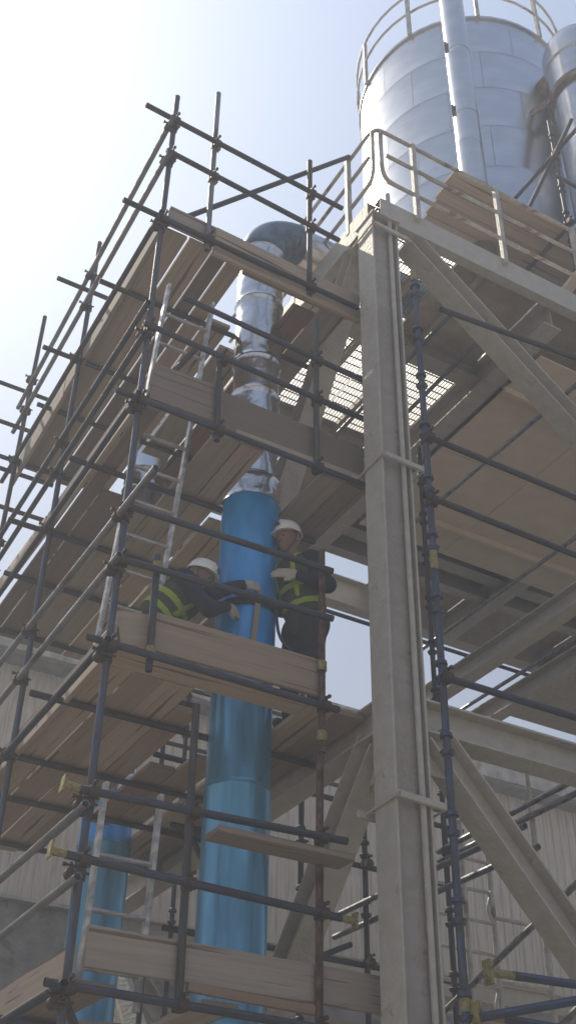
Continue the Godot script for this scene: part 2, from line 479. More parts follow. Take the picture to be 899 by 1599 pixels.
# ---------------------------------------------------------------- steel frame
func make_frame() -> void:
	var t := thing("steel_frame", "grey painted steel frame with tall column, diagonal braces and railed grating platform", "steel frame", Vector3(6.5, 0, -8.4))
	var xs := [4.06, 12.6]
	var zs := [-5.68, -11.2]
	# columns: wide flange, flanges facing along X
	for x in xs:
		for z in zs:
			var c := bar(t, "column", Vector3(x, 0, z), Vector3(x, 10.02, z), i_profile(0.28, 0.235, 0.016, 0.011), "column", M.steel, Vector3(1, 0, 0))
			beam_box(c, "base_plate", Vector3(x, 0.0, z), Vector3(x, 0.03, z), 0.5, 0.5, M.steel, Vector3(1, 0, 0))
			beam_box(c, "cap_plate", Vector3(x, 10.02, z), Vector3(x, 10.035, z), 0.3, 0.3, M.steel, Vector3(1, 0, 0))
	# rough fire-protection render filling the channel of the near column
	var col := t.get_child(0) as Node3D
	beam_box(col, "infill_render", Vector3(4.06, 0.04, -5.652), Vector3(4.06, 10.0, -5.652), 0.238, 0.09, M.steel_worn, Vector3(1, 0, 0))
	# conduit on the near column with flat clamps
	tube(t, "conduit_pipe", Vector3(4.145, 0.2, -5.575), Vector3(4.12, 10.42, -5.575), M.steel, 0.021)
	for y in [4.42, 7.16, 9.86]:
		var c := beam_box(t, "clamp_bar", Vector3(3.9, y, -5.538), Vector3(4.32, y - 0.02, -5.538), 0.045, 0.03, M.steel)
		tube(c, "clamp_rod", Vector3(3.908, y - 0.012, -5.5), Vector3(3.908, y - 0.03, -5.93), M.steel, 0.009)
		tube(c, "clamp_rod", Vector3(4.3, y - 0.02, -5.5), Vector3(4.3, y - 0.035, -5.93), M.steel, 0.009)
		beam_box(c, "clamp_bar_rear", Vector3(3.86, y - 0.03, -5.9), Vector3(4.34, y - 0.03, -5.9), 0.05, 0.04, M.steel)
	# storey beams at 5.05 m
	var ib := i_profile(0.24, 0.2, 0.016, 0.011)
	bar(t, "beam", Vector3(4.2, 5.05, -5.68), Vector3(12.45, 5.05, -5.68), ib, "ib", M.steel)
	bar(t, "beam", Vector3(4.06, 5.08, -5.82), Vector3(4.06, 5.08, -11.05), ib, "ib", M.steel)
	bar(t, "beam", Vector3(12.6, 5.05, -5.82), Vector3(12.6, 5.05, -11.05), ib, "ib", M.steel)
	bar(t, "beam", Vector3(4.2, 5.05, -11.2), Vector3(12.45, 5.05, -11.2), ib, "ib", M.steel)
	# braces
	var br := i_profile(0.2, 0.21, 0.014, 0.01)
	bar(t, "brace", Vector3(4.3, 4.95, -5.68), Vector3(6.72, 2.2, -5.68), br, "br", M.steel)
	bar(t, "brace", Vector3(6.74, 2.2, -5.68), Vector3(9.15, 4.95, -5.68), br, "br", M.steel)
	bar(t, "brace", Vector3(4.06, 4.96, -5.95), Vector3(4.06, 2.3, -8.45), br, "br", M.steel)
	bar(t, "brace", Vector3(4.06, 2.3, -8.47), Vector3(4.06, 4.96, -10.9), br, "br", M.steel)
	bar(t, "brace", Vector3(4.4, 10.0, -5.68), Vector3(8.0, 7.0, -5.68), br, "br", M.steel)
	bar(t, "brace", Vector3(4.06, 9.95, -6.0), Vector3(4.06, 6.4, -8.5), br, "br", M.steel)
	bar(t, "brace", Vector3(4.3, 4.95, -11.2), Vector3(6.7, 2.2, -11.2), br, "br", M.steel)
	for p in [[Vector3(4.33, 4.85, -5.68), Vector3(0.34, 0.36, 0.012)], [Vector3(4.06, 4.86, -6.0), Vector3(0.012, 0.36, 0.34)]]:
		var g := BoxMesh.new()
		g.size = p[1]
		put(t, "gusset_plate", g, M.steel, Transform3D(Basis.IDENTITY, p[0]))
	# upper platform: edge beams, joists, grating, floor plates
	var eb := PackedVector2Array([Vector2(-0.05, -0.14), Vector2(0.05, -0.14), Vector2(0.05, -0.128), Vector2(-0.04, -0.128), Vector2(-0.04, 0.128), Vector2(0.05, 0.128), Vector2(0.05, 0.14), Vector2(-0.05, 0.14)])
	var x0 := 4.02
	var x1 := 12.8
	bar(t, "edge_beam", Vector3(x1, 10.16, -5.61), Vector3(x0, 10.16, -5.61), eb, "eb", M.steel)
	bar(t, "edge_beam", Vector3(4.0, 10.16, -5.67), Vector3(4.0, 10.16, -11.35), eb, "eb", M.steel)
	bar(t, "edge_beam", Vector3(x0, 10.08, -11.3), Vector3(x1, 10.08, -11.3), i_profile(0.44, 0.2, 0.016, 0.011), "rear", M.steel)
	bar(t, "edge_beam", Vector3(x0, 10.1, -10.3), Vector3(x1, 10.1, -10.3), i_profile(0.3, 0.16, 0.014, 0.01), "rear2", M.steel)
	bar(t, "edge_beam", Vector3(x1, 10.16, -11.3), Vector3(x1, 10.16, -5.67), eb, "eb", M.steel)
	var jb := i_profile(0.26, 0.2, 0.014, 0.01)
	for z in [-6.9, -8.55, -9.9]:
		bar(t, "joist", Vector3(4.06, 10.13, z), Vector3(12.74, 10.13, z), jb, "jb", M.steel)
	for x in [6.14, 8.9, 10.9]:
		bar(t, "girder", Vector3(x, 9.98, -5.7), Vector3(x, 9.98, -11.28), i_profile(0.3, 0.22, 0.016, 0.011), "girder", M.steel)
	for x in [4.8, 5.35]:
		bar(t, "grating_bearer", Vector3(x, 10.2, -5.7), Vector3(x, 10.2, -8.5), angle_profile(0.07, 0.07, 0.008), "angle", M.steel)
	for zz in [[-5.67, -6.86], [-6.95, -8.5]]:
		for xx in [[4.06, 5.08], [5.1, 6.1]]:
			if zz[0] > -6.0 and xx[0] > 5.0:
				beam_box(t, "floor_plate", Vector3(xx[0], 10.268, (zz[0] + zz[1]) / 2), Vector3(xx[1], 10.268, (zz[0] + zz[1]) / 2), 0.012, zz[0] - zz[1], M.floor_plate)
			else:
				grating(t, xx[0], xx[1], zz[0], zz[1], 10.275)
	grating(t, 10.95, 12.7, -7.2, -8.5, 10.275)
	for xx in [[4.06, 5.08], [5.1, 6.1]]:
		beam_box(t, "floor_plate", Vector3(xx[0], 10.268, -9.4), Vector3(xx[1], 10.268, -9.4), 0.012, 1.68, M.floor_plate)
	for zz in [[-5.67, -7.1], [-7.12, -8.54], [-8.56, -10.24], [-10.26, -11.2]]:
		for xx in [[6.12, 7.5], [7.52, 8.9], [8.92, 10.88], [10.9, 12.74]]:
			if zz[0] < -10.0 and xx[0] < 7.0:
				continue
			if xx[0] > 10.5 and zz[0] < -7.0 and zz[0] > -8.0:
				continue
			beam_box(t, "floor_plate", Vector3(xx[0], 10.268, (zz[0] + zz[1]) / 2), Vector3(xx[1], 10.268, (zz[0] + zz[1]) / 2), 0.012, zz[0] - zz[1], M.floor_plate)
	for zz in [[-6.05, -7.75], [-7.757, -9.45]]:
		for xx in [[6.28, 7.5], [7.507, 8.73], [8.737, 9.96]]:
			beam_box(t, "soffit_sheet", Vector3(xx[0], 9.79, (zz[0] + zz[1]) / 2), Vector3(xx[1], 9.79, (zz[0] + zz[1]) / 2), 0.018, zz[0] - zz[1], M.ply)
	for z in [-6.6, -8.9]:
		beam_box(t, "sheet_bearer", Vector3(6.25, 9.74, z), Vector3(9.96, 9.74, z), 0.08, 0.05, M.ply)
	# handrail, cream paint
	for y in [11.36, 11.0, 10.6]:
		put(t, "handrail", path_tube(arc([Vector3(4.12, y, -5.56), Vector3(12.8, y, -5.56)]), 0.021), M.cream_paint)
		put(t, "handrail", path_tube(arc([Vector3(3.99, y, -5.66), Vector3(3.99, y, -8.6)]), 0.021), M.cream_paint)
	put(t, "corner_rail", path_tube(arc([Vector3(4.12, 11.36, -5.56), Vector3(4.02, 11.36, -5.57), Vector3(3.99, 11.36, -5.66)], 0.06), 0.021), M.cream_paint)
	put(t, "corner_rail", path_tube(arc([Vector3(4.22, 10.6, -5.56), Vector3(4.1, 10.62, -5.56), Vector3(4.06, 10.75, -5.56), Vector3(4.06, 11.34, -5.56)], 0.09), 0.021), M.cream_paint)
	put(t, "corner_rail", path_tube(arc([Vector3(3.99, 10.6, -5.74), Vector3(3.99, 10.62, -5.64), Vector3(3.99, 10.75, -5.6), Vector3(3.99, 11.34, -5.6)], 0.09), 0.021), M.cream_paint)
	for x in [4.43, 5.47, 6.5, 7.55, 8.6, 9.65, 10.7]:
		beam_box(t, "handrail_post", Vector3(x, 10.2, -5.54), Vector3(x, 11.36, -5.54), 0.05, 0.05, M.cream_paint, Vector3(1, 0, 0))
	for z in [-6.02, -7.05, -8.1]:
		beam_box(t, "handrail_post", Vector3(3.97, 10.2, z), Vector3(3.97, 11.36, z), 0.05, 0.05, M.cream_paint, Vector3(1, 0, 0))
	# middle platform at the right, under the silo
	for x in [6.62, 7.4]:
		bar(t, "platform_beam", Vector3(x, 7.2, -5.75), Vector3(x, 7.2, -9.1), i_profile(0.2, 0.17, 0.013, 0.01), "pb", M.steel)
	bar(t, "platform_beam", Vector3(6.4, 7.2, -9.2), Vector3(12.5, 7.2, -9.2), i_profile(0.2, 0.17, 0.013, 0.01), "pb", M.steel)
	bar(t, "platform_beam", Vector3(6.4, 7.2, -5.68), Vector3(12.5, 7.2, -5.68), i_profile(0.2, 0.17, 0.013, 0.01), "pb", M.steel)
	for k in 5:
		beam_box(t, "deck_plate", Vector3(7.46, 7.32, -6.0 - k * 0.62), Vector3(12.4, 7.32, -6.0 - k * 0.62), 0.02, 0.61, M.steel)

func grating(parent: Node3D, x0: float, x1: float, z0: float, z1: float, y: float) -> void:
	var st := SurfaceTool.new()
	st.begin(Mesh.PRIMITIVE_TRIANGLES)
	var b := BoxMesh.new()
	b.size = Vector3(0.01, 0.045, absf(z1 - z0))
	var n := int((x1 - x0) / 0.036)
	for i in n + 1:
		st.append_from(b, 0, Transform3D(Basis.IDENTITY, Vector3(lerpf(x0, x1, float(i) / n), y, (z0 + z1) / 2)))
	var c := BoxMesh.new()
	c.size = Vector3(x1 - x0, 0.012, 0.012)
	var k := int(absf(z1 - z0) / 0.1)
	for i in k + 1:
		st.append_from(c, 0, Transform3D(Basis.IDENTITY, Vector3((x0 + x1) / 2, y + 0.012, lerpf(z0, z1, float(i) / k))))
	for z in [z0, z1]:
		var e := BoxMesh.new()
		e.size = Vector3(x1 - x0, 0.034, 0.006)
		st.append_from(e, 0, Transform3D(Basis.IDENTITY, Vector3((x0 + x1) / 2, y, z)))
	var o := put(parent, "grating_panel", st.commit(), M.grating)
	o.set_meta("kind", "stuff")

# ---------------------------------------------------------------- silo and vessel
func make_silo() -> void:
	var c := Vector3(8.18, 10.29, -8.78)
	var r := 1.75
	var top := 18.75
	var t := thing("silo", "large brushed metal silo with railed roof standing on the steel frame", "silo", c)
	var rings := 9
	var h := (top - c.y) / rings
	var segs := 10
	var patch := lathe(pts([r - 0.006, 0.0, r, 0.0, r, 0.025, r - 0.0015, 0.03, r - 0.0015, h - 0.006, r - 0.006, h - 0.006]), 9, null, 0.0, 0.0, TAU / segs - 0.0035)
	for i in rings:
		for k in segs:
			put(t, "shell_panel", patch, M.silo, Transform3D(Basis(Vector3.UP, TAU * (k + (0.5 if i % 2 else 0.0) + 0.13) / segs), c + Vector3(0, h * i, 0)))
	put(t, "inner_shell", lathe(pts([r - 0.02, 0.0, r - 0.02, top - c.y - 0.01, 0.0, top - c.y + 0.25]), 40), M.silo, Transform3D(Basis.IDENTITY, c))
	put(t, "rim", lathe(pts([r - 0.01, 0.0, r + 0.03, 0.0, r + 0.03, 0.05, r - 0.01, 0.06]), 48), M.silo, Transform3D(Basis.IDENTITY, Vector3(c.x, top - 0.02, c.z)))
	# roof railing
	var rail := Node3D.new()
	rail.name = "roof_railing"
	t.add_child(rail)
	for y in [0.62, 1.15]:
		var p := PackedVector3Array()
		for k in 49:
			var a := TAU * k / 48
			p.append(Vector3(c.x + (r + 0.04) * cos(a), top + y, c.z + (r + 0.04) * sin(a)))
		put(rail, "rail", path_tube(p, 0.022), M.cream_paint)
	for k in 10:
		var a := TAU * (k + 0.32) / 10
		var p := Vector3(c.x + (r + 0.03) * cos(a), top, c.z + (r + 0.03) * sin(a))
		beam_box(rail, "railing_post", p, p + Vector3(0, 1.16, 0), 0.06, 0.06, M.cream_paint, Vector3(cos(a), 0, sin(a)))
	# bright riser pipe strapped to the near side of the silo
	var t2 := thing("riser_pipe", "narrow bright metal riser pipe bracketed to the near side of the silo", "pipe", Vector3(6.42, 10.3, -6.85))
	var pm := lathe(pts([0.165, 0.0, 0.17, 0.004, 0.17, 1.99, 0.165, 1.995]), 24)
	for k in 5:
		put(t2, "pipe_section", pm, M.silo, Transform3D(Basis.IDENTITY, Vector3(6.42, 10.3 + 2.0 * k, -6.85)))
	for y in [11.6, 13.4, 14.9, 16.4, 17.9]:
		var b := put(t2, "pipe_strap", lathe(pts([0.1705, 0.0, 0.175, 0.0, 0.175, 0.035, 0.1705, 0.035]), 24), M.silo, Transform3D(Basis.IDENTITY, Vector3(6.42, y, -6.85)))
		beam_box(b, "bracket_arm", Vector3(6.22, y + 0.1, -6.86), Vector3(6.95, y + 0.1, -7.6), 0.2, 0.03, M.clamp)
	# vessel at the side of the silo
	var v := Vector3(8.48, 10.29, -6.48)
	var t3 := thing("filter_vessel", "smaller domed metal vessel beside the silo with a dark clamp ring", "vessel", v)
	var hv := 7.55
	put(t3, "vessel_shell", lathe(pts([0.0, 0.0, 0.5, 0.0, 0.5, hv - 0.7]), 32), M.silo, Transform3D(Basis.IDENTITY, v))
	put(t3, "dome", lathe(pts([0.5, -0.02, 0.525, 0.0, 0.525, 0.35, 0.48, 0.52, 0.36, 0.63, 0.18, 0.69, 0.0, 0.7]), 32), M.silo, Transform3D(Basis.IDENTITY, v + Vector3(0, hv - 0.7, 0)))
	put(t3, "clamp_ring", lathe(pts([0.502, 0.0, 0.56, 0.0, 0.56, 0.13, 0.502, 0.13]), 32), M.silo_dirty, Transform3D(Basis.IDENTITY, v + Vector3(0, hv - 1.5, 0)))
	beam_box(t3, "stay_bracket", v + Vector3(-0.45, hv - 1.44, -0.2), v + Vector3(-0.62, hv - 1.44, -0.8), 0.13, 0.05, M.silo_dirty)
	put(t3, "inlet_duct", path_tube(PackedVector3Array([v + Vector3(0, hv - 0.5, 0), v + Vector3(-0.12, hv - 0.6, -0.75)]), 0.26, 20), M.silo_dirty)
	put(t3, "base_ring", lathe(pts([0.5, 0.0, 0.6, 0.0, 0.6, 0.03, 0.5, 0.04]), 32), M.silo, Transform3D(Basis.IDENTITY, v))

# ---------------------------------------------------------------- pipe risers
func foil_noise(s: int) -> FastNoiseLite:
	var n := FastNoiseLite.new()
	n.seed = s
	n.frequency = 0.055
	n.fractal_octaves = 3
	return n

func make_pipe(at: Vector3, joints: Array, foil_to: float, label: String, s: int, elbow: bool) -> void:
	var t := thing("insulated_pipe", label, "pipe", at, "insulated pipe risers inside the scaffold")
	var r := 0.226
	for i in joints.size() - 1:
		var y0: float = joints[i]
		var y1: float = joints[i + 1]
		var last := i == joints.size() - 2
		var rr := r + (0.004 if i % 2 == 0 else 0.0)
		var p := put(t, "cladding_sleeve", lathe(pts([rr - 0.02, y0, rr, y0, rr + 0.003, y0 + 0.01, rr, y0 + 0.02, rr, y1 - 0.03, rr + 0.004, y1 - 0.022, rr, y1 - 0.012, rr, y1 + 0.004, rr - 0.03, y1 + 0.004]), 40), M.blue_film if last else M.blue_sheet, Transform3D(Basis.IDENTITY, at))
		# lengthwise lap seam with screws
		var a := 0.62 + (0.12 if i % 2 else 0.0)
		var d := Vector3(cos(a), 0, sin(a))
		beam_box(p, "lap_seam", at + d * (rr + 0.0005) + Vector3(0, y0 + 0.02, 0), at + d * (rr + 0.0005) + Vector3(0, y1 - 0.03, 0), 0.006, 0.02, p.material_override, d)
	# crinkled foil above
	var y := float(joints[joints.size() - 1]) - 0.05
	var k := 0
	while y < foil_to - 0.05:
		var y1 := minf(y + [0.22, 0.62, 0.34, 0.4, 0.75, 0.5, 0.6][k % 7], foil_to)
		var rb: float = 0.21 + [0.026, 0.004, 0.006, -0.004, 0.004, 0.008, 0.0][k % 7]
		var prof := PackedVector2Array()
		prof.append(Vector2(rb - 0.03, y))
		prof.append(Vector2(rb + 0.012, y + 0.004))
		var m := int((y1 - y) / 0.03)
		for q in range(1, m):
			prof.append(Vector2(rb + 0.004 * sin(q * 0.35 + k), y + (y1 - y) * q / m))
		prof.append(Vector2(rb + 0.014, y1 - 0.004))
		prof.append(Vector2(rb - 0.03, y1 + 0.006))
		put(t, "foil_wrap", lathe(prof, 44, foil_noise(s + k), 0.012 if k == 0 else 0.005), M.foil, Transform3D(Basis.IDENTITY, at))
		y = y1
		k += 1
	put(t, "wire_tie", lathe(pts([0.212, 0.0, 0.222, 0.006, 0.212, 0.012]), 30), M.clamp, Transform3D(Basis.IDENTITY, at + Vector3(0, joints[joints.size() - 1] + 0.2, 0)))
	if elbow:
		var p := PackedVector3Array()
		for q in 11:
			var a := PI / 2 * q / 10
			p.append(at + Vector3(0.4 * (1 - cos(a)), foil_to + 0.4 * sin(a), 0))
		put(t, "elbow", path_tube(p, 0.222, 28), M.cap)
		put(t, "branch_duct", path_tube(PackedVector3Array([at + Vector3(0.4, foil_to + 0.4, 0), at + Vector3(2.2, foil_to + 0.4, 0)]), 0.2, 28), M.silo)

# ---------------------------------------------------------------- scaffold
const DECK := [3.12, 5.13, 7.14, 9.13]

func make_scaffold() -> void:
	var t := thing("scaffold_tower", "tall blue and grey tube scaffold wrapped round the pipe risers beside the steel frame", "scaffold", Vector3(2.9, 0, -7.7))
	var zf := -5.92
	var xl := 2.06
	# standards
	tube(t, "standard", Vector3(xl, 0, zf), Vector3(xl, 10.86, zf), M.blue_tube)
	tube(t, "standard", Vector3(xl, 0, -7.73), Vector3(xl, 10.68, -7.73), M.blue_tube)
	tube(t, "standard", Vector3(xl, 0, -9.5), Vector3(xl - 0.03, 11.1, -9.42), M.dark_tube)
	tube(t, "standard", Vector3(3.565, 0, zf), Vector3(3.585, 4.75, zf), M.rusty_tube)
	tube(t, "standard", Vector3(3.6, 4.76, zf), Vector3(3.6, 6.36, zf), M.rusty_tube)
	tube(t, "standard", Vector3(3.545, 7.05, zf + 0.01), Vector3(3.54, 8.73, zf + 0.01), M.green_tube)
	tube(t, "standard", Vector3(3.475, 9.0, zf), Vector3(3.47, 10.88, zf), M.dark_tube)
	for z in [-7.73, -9.5]:
		tube(t, "standard", Vector3(3.98, 0, z), Vector3(3.98, 9.0, z), M.dark_tube)
	# short uprights that carry the guard rails and toe boards
	for u in [[2.48, 9.0, 11.22, M.galv_dull], [2.69, 7.02, 7.86, M.dark_tube], [2.34, 5.0, 5.86, M.navy_tube], [2.7, 3.05, 4.86, M.dark_tube]]:
		tube(t, "upright", Vector3(u[0], u[1], zf), Vector3(u[0] - 0.02, u[2], zf), u[3])
	# ledgers and guard rails on the near face
	var f := zf + 0.05
	for a in [[1.76, 10.45, 3.8, 10.33, M.dark_tube, "guard_rail"], [2.0, 9.97, 3.76, 9.85, M.dark_tube, "guard_rail"], [1.69, 9.1, 3.95, 9.06, M.dark_tube, "ledger"],
			[2.3, 8.29, 4.0, 8.2, M.navy_tube, "guard_rail"], [2.0, 7.85, 4.0, 7.77, M.navy_tube, "guard_rail"], [1.86, 7.1, 4.0, 7.08, M.navy_tube, "ledger"],
			[2.0, 6.14, 3.66, 6.17, M.navy_tube, "guard_rail"], [2.0, 5.71, 3.66, 5.77, M.navy_tube, "guard_rail"], [1.9, 5.09, 3.7, 5.07, M.navy_tube, "ledger"],
			[1.98, 4.13, 3.75, 4.18, M.navy_tube, "guard_rail"], [1.95, 3.75, 3.7, 3.7, M.navy_tube, "guard_rail"], [1.93, 3.09, 4.15, 3.06, M.navy_tube, "ledger"]]:
		tube(t, a[5], Vector3(a[0], a[1], f), Vector3(a[2], a[3], f), a[4])
	tube(t, "brace", Vector3(2.06, 9.1, zf - 0.06), Vector3(3.96, 11.36, zf - 0.06), M.dark_tube)
	tube(t, "brace", Vector3(2.1, 7.15, zf - 0.1), Vector3(2.5, 7.95, zf - 0.1), M.dark_tube)
	tube(t, "brace", Vector3(2.06, 3.1, zf - 0.08), Vector3(3.1, 1.4, zf - 0.08), M.navy_tube)
	# ledgers and guard rails on the long side
	var l := xl - 0.05
	for a in [[-5.8, 10.38, -9.75, 9.95, M.galv_dull, "guard_rail"], [-5.8, 9.86, -9.75, 9.6, M.galv_dull, "guard_rail"], [-5.8, 9.08, -9.8, 8.95, M.dark_tube, "ledger"],
			[-5.85, 8.06, -9.8, 7.95, M.navy_tube, "guard_rail"], [-5.85, 7.72, -9.8, 7.6, M.navy_tube, "guard_rail"], [-5.8, 7.09, -9.8, 7.05, M.navy_tube, "ledger"],
			[-5.3, 6.06, -9.9, 6.14, M.galv_dull, "guard_rail"], [-5.78, 5.68, -9.9, 5.66, M.galv_dull, "guard_rail"], [-5.8, 5.07, -9.9, 5.03, M.navy_tube, "ledger"],
			[-5.82, 4.03, -9.9, 4.02, M.galv_dull, "guard_rail"], [-5.8, 3.62, -9.9, 3.6, M.galv_dull, "guard_rail"], [-5.8, 3.08, -9.9, 3.05, M.navy_tube, "ledger"]]:
		tube(t, a[5], Vector3(l, a[1], a[0]), Vector3(l, a[3], a[2]), a[4])
	# transoms under the decks, some sticking out past the long side
	for i in 4:
		var y: float = DECK[i] - 0.03
		for z in [-6.78, -7.81, -8.6, -9.58]:
			var out: float = [1.86, 1.72, 1.95, 1.5][[-6.78, -7.81, -8.6, -9.58].find(z)]
			tube(t, "transom", Vector3(out, y, z), Vector3(4.05, y, z), [M.navy_tube, M.dark_tube][i % 2])
	for a in [[1.72, 10.02, -7.79, 2.4], [1.3, 9.55, -9.58, 2.45], [1.2, 8.95, -9.58, 2.5], [1.1, 8.47, -9.56, 2.5], [1.4, 10.05, -9.56, 2.3]]:
		tube(t, "tie_tube", Vector3(a[0], a[1], a[2]), Vector3(a[3], a[1], a[2]), M.dark_tube)
	# couplers where tubes cross
	for y in [10.44, 9.95, 9.09, 7.84, 7.1, 6.14, 5.71, 5.08, 4.13, 3.74, 3.08]:
		coupler(t, Vector3(xl, y, zf), M.clamp)
		coupler(t, Vector3(xl, y - 0.07, zf), M.clamp, -PI / 2)
	for y in [10.16, 9.72, 9.02, 8.0, 7.66, 7.07, 6.1, 5.67, 5.05, 4.02, 3.61, 3.07]:
		coupler(t, Vector3(xl, y, -7.73), M.clamp, -PI / 2)
		coupler(t, Vector3(xl, y - 0.02, -9.46), M.clamp, -PI / 2)
	for p in [[2.47, 10.4], [2.47, 9.93], [2.48, 9.1], [3.47, 10.35], [3.47, 9.87], [3.475, 9.08], [3.54, 8.23], [3.54, 7.79], [3.545, 7.1], [2.68, 7.82], [2.69, 7.1], [3.6, 5.08], [3.58, 4.17], [3.58, 3.71], [3.57, 3.07], [2.7, 4.15], [2.7, 3.73], [2.7, 3.08]]:
		coupler(t, Vector3(p[0], p[1], zf), M.clamp)
	for p in [Vector3(2.33, 5.74, zf), Vector3(2.34, 5.1, zf), Vector3(3.6, 5.36, zf), Vector3(3.6, 4.84, zf)]:
		put(t, "collar", lathe(pts([0.025, 0.0, 0.034, 0.0, 0.034, 0.07, 0.025, 0.07]), 12), M.clamp_yellow, Transform3D(Basis.IDENTITY, p))
	# base jacks
	for p in [Vector3(xl, 0, zf), Vector3(xl, 0, -7.73), Vector3(xl, 0, -9.5), Vector3(3.565, 0, zf), Vector3(3.98, 0, -7.73), Vector3(3.98, 0, -9.5)]:
		var b := BoxMesh.new()
		b.size = Vector3(0.15, 0.012, 0.15)
		put(t, "base_plate", b, M.clamp, Transform3D(Basis.IDENTITY, p + Vector3(0, 0.008, 0)))
	# wedge ends of braced ledgers with yellow paint
	for p in [[Vector3(1.88, 4.14, f), Vector3(1.98, 4.13, f)], [Vector3(1.86, 3.76, f), Vector3(1.95, 3.752, f)], [Vector3(3.7, 3.7, f), Vector3(3.8, 3.697, f)]]:
		var w := tube(t, "prop_tube", p[0], p[1], M.clamp_yellow, 0.022)
		var d: Vector3 = (p[1] - p[0]).normalized()
		var e: Vector3 = p[0] if p[0].x < 3 else p[1]
		beam_box(w, "end_plate", e - d * 0.006, e + d * 0.006, 0.1, 0.06, M.clamp_yellow)

func plank(t: Node3D, called: String, a: Vector3, b: Vector3, w: float, th: float, m: Material, up := Vector3.UP) -> MeshInstance3D:
	return beam_box(t, called, a, b, th, w, m, up)

